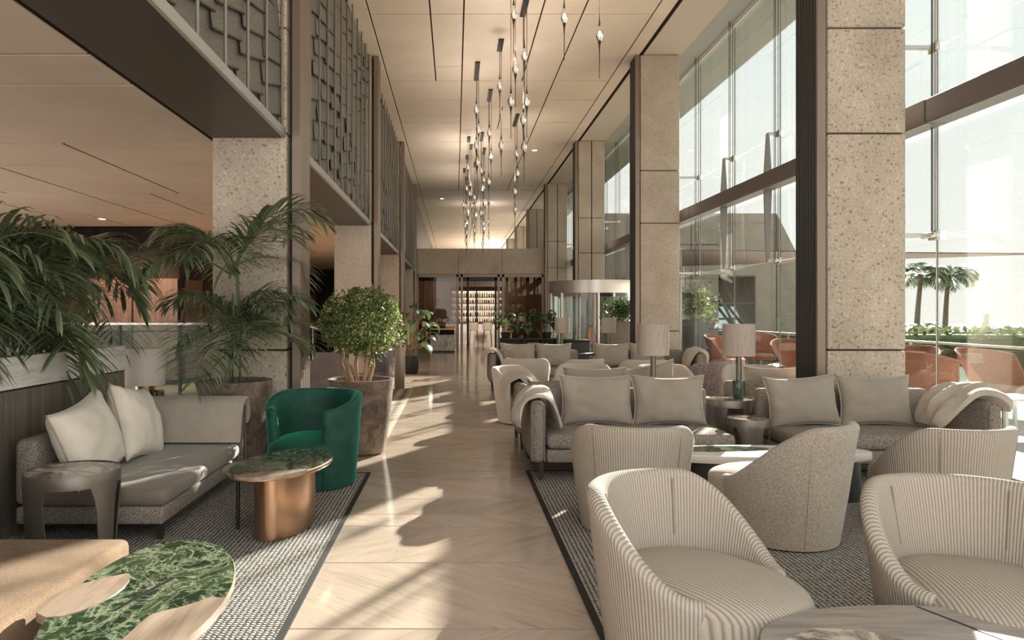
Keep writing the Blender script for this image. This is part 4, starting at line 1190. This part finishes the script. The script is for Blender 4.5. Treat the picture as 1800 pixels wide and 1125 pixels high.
# ------------------------------------------------------------------ far group: bookcase, plants, urn, revolving door
t = thing('low_bookcase', 'low black bookcase with books under the leafy plants', 'bookcase', (2.05, 19.0, 0))
for z in (.05, .78): obj('shelf_board', box(-.85, .65, -.18, .18, z, z+.03), 'black', t, smooth=False)
for x in (-.85, -.25, .25, .62): obj('upright', box(x, x+.03, -.18, .18, 0, .81), 'black', t, smooth=False)
obj('back_panel', box(-.85, .65, .15, .18, 0, .8), 'black', t, smooth=False)
rnd = random.Random(2); x = 1.24; k = 0
while x < 2.60:
    w_ = rnd.uniform(.05, .09)
    if not any(abs(x+w_/2-2.05-q) < .085 for q in (-.235, .265)):
        o = obj('book', rbox(-w_/2, w_/2, -.1, .12, 0, rnd.uniform(.42, .62), .004, 1), 'book%d' % (k*5 % 6), loc=(x+w_/2, 18.95, .08))
        tag(o, '%s book, number %s from the left in the low black bookcase' % (('rust red', 'teal', 'cream', 'black', 'tan', 'slate blue')[k*5 % 6], ('one', 'two', 'three', 'four', 'five', 'six', 'seven', 'eight', 'nine', 'ten', 'eleven', 'twelve', 'thirteen', 'fourteen', 'fifteen', 'sixteen')[k]), 'book', 'books in the low bookcase'); k += 1
    x += w_+.012
for q, (px, lab) in enumerate(((1.35, 'leafy plant in a dark pot on the low bookcase, left one'), (1.95, 'leafy plant in a dark pot on the low bookcase, middle one'), (2.45, 'leafy plant in a dark pot on the low bookcase, nearest the small lamp'))):
    t = thing('potted_plant', lab, 'plant', (px, 19.0, .81), 0, 'plants on the low bookcase')
    obj('pot', lathe([(.10, 0), (.14, .16), (.12, .16), (.11, .12)], 20), 'black', t)
    tt = t; rnd = random.Random(q)
    for k in range(18):
        a = k*2.399; rr = .05+.30*((k % 6)/6); z = .2+.45*rnd.random()
        o = obj('leaf', bl[k % 4], None, t, loc=(cos(a)*rr*.6, sin(a)*rr*.6, z)); o.rotation_euler = (rnd.uniform(-.4, .4), rnd.uniform(-.4, .4), a); s = rnd.uniform(.7, 1.0); o.scale = (s, s, s)
t = thing('piano_bench', 'black box seat beside the low bookcase', 'seat', (3.22, 18.4, 0))
obj('body', rbox(-.42, .22, -.25, .25, .03, .74, .01, 1), 'black', t)
obj('pad', rbox(-.42, .22, -.25, .25, .742, .80, .02, 2), 'black', t)
t = thing('tall_urn', 'tall grey clay urn with leafy shrub before the revolving door', 'urn', (3.86, 16.4, 0))
obj('body', lathe([(.20, 0), (.24, .03), (.31, .5), (.32, .75), (.26, 1.12), (.22, 1.27), (.24, 1.30), (.21, 1.30), (.19, 1.2)], 36, (True, False)), 'greypot', t)
obj('soil', lathe([(.005, 1.22), (.2, 1.22)], 24, (False, False)), 'soil', t)
t = thing('urn_shrub', 'bushy green shrub growing from the tall grey urn', 'shrub', (3.86, 16.4, 1.22))
for q in range(5): obj('stem', tube([(0, 0, -.002), (cos(q*1.26)*.12, sin(q*1.26)*.12, .35)], .01, 5), 'barkwood', t)
obj('foliage', leaf_cloud(random.Random(8), 1500, lambda r: Vector((r.gauss(0, .17), r.gauss(0, .17), .33+r.gauss(0, .13))), .04), 'bigleaf', t, smooth=False, kind='stuff')

RX, RY, RR = 3.95, 20.0, 1.30
t = thing('revolving_door', 'silver-banded glass revolving door set in the window wall', 'door', (RX, RY, 0))
obj('drum_band', loft([[(r*cos(2*pi*k/64), r*sin(2*pi*k/64), z) for k in range(64)] for r, z in ((RR+.02, 2.02), (RR+.02, 2.36), (.05, 2.37), (.05, 2.02))], True, (True, True)), 'revolve', t)
for a0, a1 in ((radians(100), radians(190)), (radians(-80), radians(10)), (radians(215), radians(262))):
    rings = [[((RR-dd)*cos(a0+(a1-a0)*k/16), (RR-dd)*sin(a0+(a1-a0)*k/16), z) for k in range(17)] for dd, z in ((0, .03), (0, 2.02), (.012, 2.02), (.012, .03))]
    obj('curved_pane', loft(rings, False, (False, False)), 'glass_clear', t)
    for a in (a0, a1): obj('post', cyl(RR*cos(a), RR*sin(a), 0, 2.02, .04, 10), 'revolve', t)
    obj('base_ring', loft([[((RR+e1)*cos(a0+(a1-a0)*k/16), (RR+e1)*sin(a0+(a1-a0)*k/16), z) for k in range(17)] for e1, z in ((-.03, 0), (-.03, .05), (.03, .05), (.03, 0))], False, (False, False)), 'revolve', t)
for k in range(3):
    a = radians(65+120*k)
    w_ = obj('door_wing', join(xf(box(.05, RR-.06, -.006, .006, .08, 1.95), Matrix.Rotation(a, 4, 'Z'))), 'glass_clear', t, smooth=False)
    for bx_ in (box(.03, .08, -.02, .02, .02, 2.02), box(RR-.10, RR-.05, -.02, .02, .02, 2.02), box(.08, RR-.10, -.02, .02, .02, .10), box(.08, RR-.10, -.02, .02, 1.94, 2.02)):
        obj('wing_frame', xf(bx_, Matrix.Rotation(a, 4, 'Z')), 'bronze', w_, smooth=False)
obj('shaft', cyl(0, 0, 0, 2.02, .035, 12), 'revolve', t)

# ------------------------------------------------------------------ pendant lights
drop_me = mesh('glass_drop', lathe([(.006, .135), (.018, .11), (.045, .05), (.056, 0), (.05, -.04), (.03, -.085), (.01, -.115)], 12), 'crystal')
core_me = mesh('lamp_core', lathe([(.004, .07), (.022, .03), (.026, -.02), (.012, -.06)], 10), 'pearl')
neck_me = mesh('neck', lathe([(.004, .30), (.009, .19), (.020, .115)], 8), 'bronze_dark')
spike_me = mesh('spike', lathe([(.024, -.095), (.012, -.17), (.0065, -.26), (.005, -.62), (.001, -.63)], 8), 'bronze_dark')
srod_me = mesh('rod', lathe([(.0065, 0), (.0065, 1)], 6), 'bronze')
def pendant(X, D, ly, drops, label):
    t = thing('pendant_light', label, 'lamp', (X, D, ZC), 0, 'glass drop pendants down the nave')
    obj('canopy', rbox(-.05, .05, -ly/2, ly/2, -.035, -.002, .004, 1), 'black', t)
    for k, z in enumerate(drops):
        yy = (-ly/2+.06)+(ly-.12)*(k/max(1, len(drops)-1)) if len(drops) > 1 else 0
        xx = (-.03, .03, -.01, .02)[k % 4]
        dz = z-ZC
        r = obj('rod', srod_me, None, t, loc=(xx, yy, dz+.28)); r.scale = (1, 1, -.03-(dz+.28))
        obj('neck', neck_me, None, t, loc=(xx, yy, dz))
        d = obj('glass_drop', drop_me, None, t, loc=(xx, yy, dz))
        obj('lamp_core', core_me, None, d)
        obj('spike', spike_me, None, t, loc=(xx, yy, dz))
    if D < 40:
        o = bpy.data.objects.new('pendant_fill', PL); C.objects.link(o); o.location = (X, D, sum(drops)/len(drops)-.02); o.rotation_euler = (pi, 0, 0)
    return t
PL = bpy.data.lights.new('pendant_fill', 'AREA'); PL.shape = 'DISK'; PL.size = .12; PL.energy = 4.4; PL.color = (1, .90, .78)   # upward-only discs added at the drops to brighten the ceiling
PD = [(2.06, 10.0, .5, [5.41], 'single glass drop pendant on the window side, nearest of the row'),
      (1.58, 10.1, .5, [5.70], 'single glass drop pendant hanging left of the nearest one'),
      (.92, 11.2, .9, [6.05, 5.35, 4.95], 'three-drop pendant whose canopy lies above the picture edge'),
      (1.18, 12.1, .7, [5.77, 5.07, 4.81, 4.39], 'four-drop pendant with its black canopy at the top edge'),
      (.88, 13.8, .6, [5.83, 4.80], 'two-drop pendant with black canopy between the long joint lines'),
      (.47, 15.3, 1.15, [5.72, 5.40, 5.14, 4.85], 'four-drop pendant on the longest black canopy'),
      (.83, 17.0, .9, [5.70, 5.25, 4.7], 'three-drop pendant on a black canopy behind the longest one'),
      (1.64, 19.2, 1.2, [5.67, 5.24, 4.80, 4.36], 'four-drop pendant nearest the window side in mid nave'),
      (.41, 21.3, .6, [5.8, 5.1], 'two-drop pendant, left one of the mid nave cluster'),
      (.79, 21.0, 1.0, [5.6, 5.2, 4.5], 'three-drop pendant, right one of the mid nave cluster'),
      (.50, 22.3, .6, [5.5, 4.9], 'two-drop pendant in the middle of the nave cluster'),
      (.93, 22.9, .9, [5.7, 5.0, 4.4], 'three-drop pendant behind the cluster on its window side'),
      (.41, 23.8, .7, [5.6, 4.8, 4.2], 'three-drop pendant behind the cluster on its left side'),
      (.34, 26.0, .7, [5.4, 4.7], 'two-drop pendant in the back row, leftmost there'),
      (.44, 27.6, .7, [5.6, 5.0, 4.3], 'three-drop pendant in the back row above the bar door'),
      (1.05, 26.6, .7, [5.2, 4.6, 4.1], 'three-drop pendant in the back row, right of the bar door'),
      (.70, 25.0, .7, [5.5, 4.9, 4.4], 'three-drop pendant in the back row, nearest of them'),
      (.90, 34.0, .8, [5.6, 5.0], 'two-drop pendant beyond the end balcony, left one'),
      (1.60, 34.0, .8, [5.8, 5.2], 'two-drop pendant beyond the end balcony, right one')]
for p in PD: pendant(*p)
for k, (px, py, lab) in enumerate(((2.55, 22.8, 'round recessed downlight above the window side of the nave'), (-.6, 32.5, 'round recessed downlight beyond the balcony on the left'), (1.75, 33.6, 'round recessed downlight beyond the balcony on the right'))):
    t = thing('downlight', lab, 'light', (px, py, ZC), 0, 'recessed downlights')
    obj('ring', lathe([(.10, -.001), (.10, -.012), (.085, -.012), (.08, -.002)], 20, (False, False)), 'white', t)
    obj('diffuser', lathe([(.002, -.004), (.085, -.004)], 20, (False, False)), 'downlight', t)

# ------------------------------------------------------------------ outside
gt = struct('terrace_ground', box(5.05, 14, -4, 30, -.16, -.006), 'grout')
for iy in range(16):
    for ix in range(6):
        obj('tile', box(5.13+ix*.9, 5.13+ix*.9+.892, 2+iy*.9, 2+iy*.9+.892, -.03, -.001), 'terrace', gt, smooth=False)
struct('garden_ground', box(14, 120, -20, 120, -1.6, -.5), mat('dry_lawn', (.30, .28, .16), .9))
# railing
t = thing('terrace_railing', 'glass terrace railing with white top rail outside the windows', 'railing', (8.9, 9, 0))
obj('top_rail', rbox(-.035, .035, -7, 16, .915, .955, .01, 1), 'white', t)
for k in range(14):
    y = -7+k*1.7
    obj('post', rbox(-.02, .02, y-.02, y+.02, 0, .915, .004, 1), 'white', t)
    if k < 13: obj('pane', box(-.006, .006, y+.04, y+1.66, .08, .88), 'glass_dark', t, smooth=False)
def lounge(loc, rz, label):
    t = thing('outdoor_armchair', label, 'chair', loc, rz, 'terracotta outdoor armchairs')
    n = 16; R_ = []
    def sec(j):
        v = j/8; z = .30+.66*v; w = .37+.15*v; y_ = .26+.20*v
        p = []
        for k in range(n+1):
            a = -1+2*k/n; p.append(Vector((w*a, y_-.55*abs(a)**2.4*(1-.35*v), z-.10*abs(a)**3*v)))
        return p
    for j in range(9):
        p = sec(j); R_.append(p+[q+Vector((0, -.025, 0)) for q in reversed(p)])
    obj('shell', loft(R_), 'orange', t)
    rim = [p for p in (sec(j)[0] for j in range(9))]+sec(8)[1:]+[sec(j)[-1] for j in range(7, -1, -1)]
    obj('frame', tube([p+Vector((0, -.012, 0)) for p in rim], .013, 6), 'orange_pad', t)
    obj('seat_pan', rbox(-.37, .37, -.33, .26, .27, .31, .015, 2), 'orange', t)
    obj('seat_cushion', rbox(-.35, .35, -.34, .20, .312, .43, .045, 3), 'orange_pad', t)
    obj('back_cushion', move(xf(superell(.21, .05, .09, .4, .5, 28, 10), Matrix.Rotation(-.25, 4, 'X')), (-.05, .32, .80)), 'orange_pad', t)
    for sx_ in (-1, 1):
        for sy in (-1, 1): obj('leg', tube([(sx_*.28, sy*.24, .27), (sx_*.34, sy*.30, 0)], .014, 6), 'palegrey', t)
    return t
l0 = lounge((7.88, 10.4, 0), face(.25, -.9), 'terracotta outdoor armchair at the right picture edge facing the room')
for x, y, a, lab in [(7.05, 11.2, face(-.75, -.3), 'terracotta outdoor armchair just right of the concrete column'),
                     (6.45, 9.9, face(.9, .6), 'terracotta outdoor armchair low behind the sofa arm, back turned'),
                     (6.75, 14.0, face(.1, -1), 'terracotta outdoor armchair behind the green-based lamp'),
                     (7.7, 15.6, face(-.9, -.4), 'terracotta outdoor armchair left of the fluted pilaster, turned sideways'),
                     (6.3, 16.6, face(.6, -.6), 'terracotta outdoor armchair between the two lamps, further off'),
                     (7.9, 18.6, face(-.2, -1), 'terracotta outdoor armchair near the outdoor building')]:
    dup(l0, (x, y, 0), a, lab)
t = thing('side_table', 'small white outdoor table beside the terracotta armchair', 'table', (6.95, 8.9, 0))
obj('top', rbox(-.3, .3, -.3, .3, .42, .45, .006, 1), 'white', t)
for sx_ in (-.26, .26):
    for sy in (-.26, .26): obj('leg', rbox(sx_-.02, sx_+.02, sy-.02, sy+.02, 0, .42, .004, 1), 'white', t)

# outdoor building with slanted end
bd = thing('terrace_building', 'concrete terrace building with slanted end wall outside the glass', 'building', (0, 29.5, 0))
def slab(x0, x1, z0, z1, xs=None):
    return loft([[(x0, 0, z0), (x1, 0, z0), (x1 if xs is None else xs, 0, z1), (x0, 0, z1)], [(x0, 6, z0), (x1, 6, z0), (x1 if xs is None else xs, 6, z1), (x0, 6, z1)]])
s_ = lambda px: (px-800)*29.5/1250
sz = lambda py: 1.5-(py-549)*29.5/1250
obj('wall', slab(5.9, s_(1263), -.1, sz(375)), 'bldg', bd, smooth=False)
obj('wall', slab(s_(1263), s_(1328), sz(484), sz(375)), 'bldg', bd, smooth=False)
obj('wall', slab(s_(1263), s_(1328), -.1, sz(582)), 'bldg', bd, smooth=False)
obj('wall', slab(s_(1328), s_(1488), -.1, sz(375), s_(1365)), 'bldg', bd, smooth=False)
for zz in (sz(430), sz(530)):
    obj('joint', box(5.9, s_(1263), -.006, .01, zz-.015, zz+.015), 'gap', bd, smooth=False)
for px in (1215, 1365): obj('joint', box(s_(px)-.015, s_(px)+.015, -.006, .01, 0, sz(378)), 'gap', bd, smooth=False)
x0, x1, z0, z1 = s_(1263), s_(1328), sz(582), sz(484)
M['skyglass'] = mat('sloping_reflective_glazing', (.62, .72, .68), .06, .85)
wf = obj('window', loft([[(x0, .12, z0), (x1, .12, z0), (x1, .16, z0), (x0, .16, z0)], [(x0, 1.6, z1+.3), (x1, 1.6, z1+.3), (x1, 1.64, z1+.3), (x0, 1.64, z1+.3)]]), 'skyglass', bd, smooth=False)
for k in range(4):
    a = x0+(x1-x0)*(k*.30-.05)
    if a+.9 > x1: continue
    obj('slanted_bar', tube([(a, .9, z1+.02), (a+.85, .12, z0+.1)], .06, 6), 'transom', wf)
obj('window_frame', join(box(x0, x1, -.03, .05, z1-.06, z1), box(x1-.06, x1, -.03, .05, z0, z1), box(x0, x1, -.03, .05, (z0+z1)/2-.02, (z0+z1)/2+.02)), 'transom', bd, smooth=False)
obj('bright_fill_panel', box(x0, x1, 5.5, 5.6, z0, z1), 'white', bd, smooth=False)  # white panel added so the window opening reads bright
# shade sail
t = thing('shade_sail', 'grey shade sail stretched above the terrace', 'sail', (0, 0, 0))
A = at(1840, 447, 9.5); B = at(1196, 440, 17); Cc = at(1200, 468, 24)
def tri(a, b, c, n=14):
    V, F = [], []; ix = {}
    for i in range(n+1):
        for j in range(n+1-i):
            u, v = i/n, j/n; w_ = 1-u-v
            p = a*u+b*v+c*w_; p = p+Vector((0, 0, -.9*u*v*w_))
            ix[i, j] = len(V); V.append(p)
    m = len(V); V += [p+Vector((0, 0, .012)) for p in V]
    for i in range(n):
        for j in range(n-i):
            F.append((ix[i, j], ix[i+1, j], ix[i, j+1])); F.append((ix[i, j]+m, ix[i, j+1]+m, ix[i+1, j]+m))
            if i+j < n-1:
                F.append((ix[i+1, j], ix[i+1, j+1], ix[i, j+1])); F.append((ix[i+1, j]+m, ix[i, j+1]+m, ix[i+1, j+1]+m))
    return V, F
obj('canopy', tri(A, B, Cc), 'sail', t)
for p in (A, B, Cc):
    obj('pole', cyl(p.x, p.y, 0, p.z+.05, .035, 10), 'steel', t)
# outdoor tall pot with olive
t = thing('tall_planter', 'tall blue-grey outdoor pot seen through the glass beside the second column', 'pot', (6.55, 19.6, 0))
obj('body', lathe([(.22, 0), (.27, .04), (.35, .6), (.33, 1.0), (.27, 1.28), (.29, 1.3), (.26, 1.3), (.24, 1.2)], 32, (True, False)), mat('blue_grey_clay', (.22, .24, .25), .6), t)
obj('soil', lathe([(.005, 1.22), (.245, 1.22)], 24, (False, False)), 'soil', t)
t = thing('olive_shrub', 'yellow-green olive shrub in the tall outdoor pot', 'shrub', (6.55, 19.6, 1.22))
for q in range(4): obj('stem', tube([(0, 0, -.002), (cos(q*1.6)*.15, sin(q*1.6)*.15, .5)], .012, 5), 'barkwood', t)
obj('foliage', leaf_cloud(random.Random(18), 1700, lambda r: Vector((r.gauss(0, .24), r.gauss(0, .24), .55+r.gauss(0, .24))), .05), 'ficus', t, smooth=False, kind='stuff')
# hedges and palms beyond
def hedge(cx, cy, w, d, h, label, seed):
    t = thing('hedge', label, 'hedge', (cx, cy, -.5))
    obj('foliage', leaf_cloud(random.Random(seed), 2600, lambda r: Vector((r.uniform(-w, w), r.uniform(-d, d), (h+.5)*(r.random()**.7)*(1+.12*noise.noise(Vector((r.uniform(0, 9), 0, 0)))))), .16), 'hedge', t, smooth=False, kind='stuff')
    obj('core', rbox(-w*.97, w*.97, -d*.8, d*.8, 0, h+.30, .1, 1), 'hedge', t)
hedge(22, 24, 8, .8, .95, 'clipped green hedge beyond the terrace railing', 1)
hedge(40, 48, 16, 1.0, .35, 'far green hedge along the garden edge', 2)
pf = palm_meshes(21, 2.0, [1.0, .6, .2, -.2], [1.8, 1.7, 1.5, 1.2], nl=22, ll=.75, w=.09, fold=.2)
def fan_palm(loc, h, label, n=22, sc=1, lean=.1):
    t = thing('fan_palm', label, 'palm', loc)
    if h > .5: obj('trunk', tube([(0, 0, 0), (lean*.4, 0, h*.5), (lean, 0, h)], .2, 10, [.24, .19, .16]), 'greywood', t)
    palm(t, (lean if h > .5 else 0, 0, h), pf, n, 60+int(loc[0]), sc)
    obj('crown_core', superell(.28, .28, .4, 1, 1, 12, 8), 'greywood', t, loc=(lean if h > .5 else 0, 0, h-.2))
fan_palm((41.3, 60, -.5), 5.0, 'tall palm seen right of the concrete column, clear of its neighbour', lean=.3)
fan_palm((37.6, 58, -.5), 5.0, 'tall palm half hidden behind the concrete column edge', lean=.4)
fan_palm((37.0, 56, -.5), .55, 'short palm tuft over the hedge near the column', 12, .75, 0)
fan_palm((40.3, 52, -.5), .35, 'short palm tuft over the hedge in the middle of the gap', 12, .6, 0)
fan_palm((43.0, 53, -.5), .4, 'short palm tuft beside the white sail', 12, .65, 0)
fan_palm((36.2, 46, -.5), .3, 'spiky low palm over the hedge at the right picture edge', 14, .5, 0)
t = thing('white_sail', 'small white boat sail standing above the far hedge', 'sail', (46.5, 62, -.5))
obj('mast', cyl(0, 0, 0, 1.9, .05, 8), 'white', t)
obj('cloth', loft([[(-.75, -.02, .3), (.02, -.02, .3), (.02, .02, .3), (-.75, .02, .3)], [(-.3, -.02, 1.85), (.02, -.02, 1.85), (.02, .02, 1.85), (-.3, .02, 1.85)]]), 'white', t)
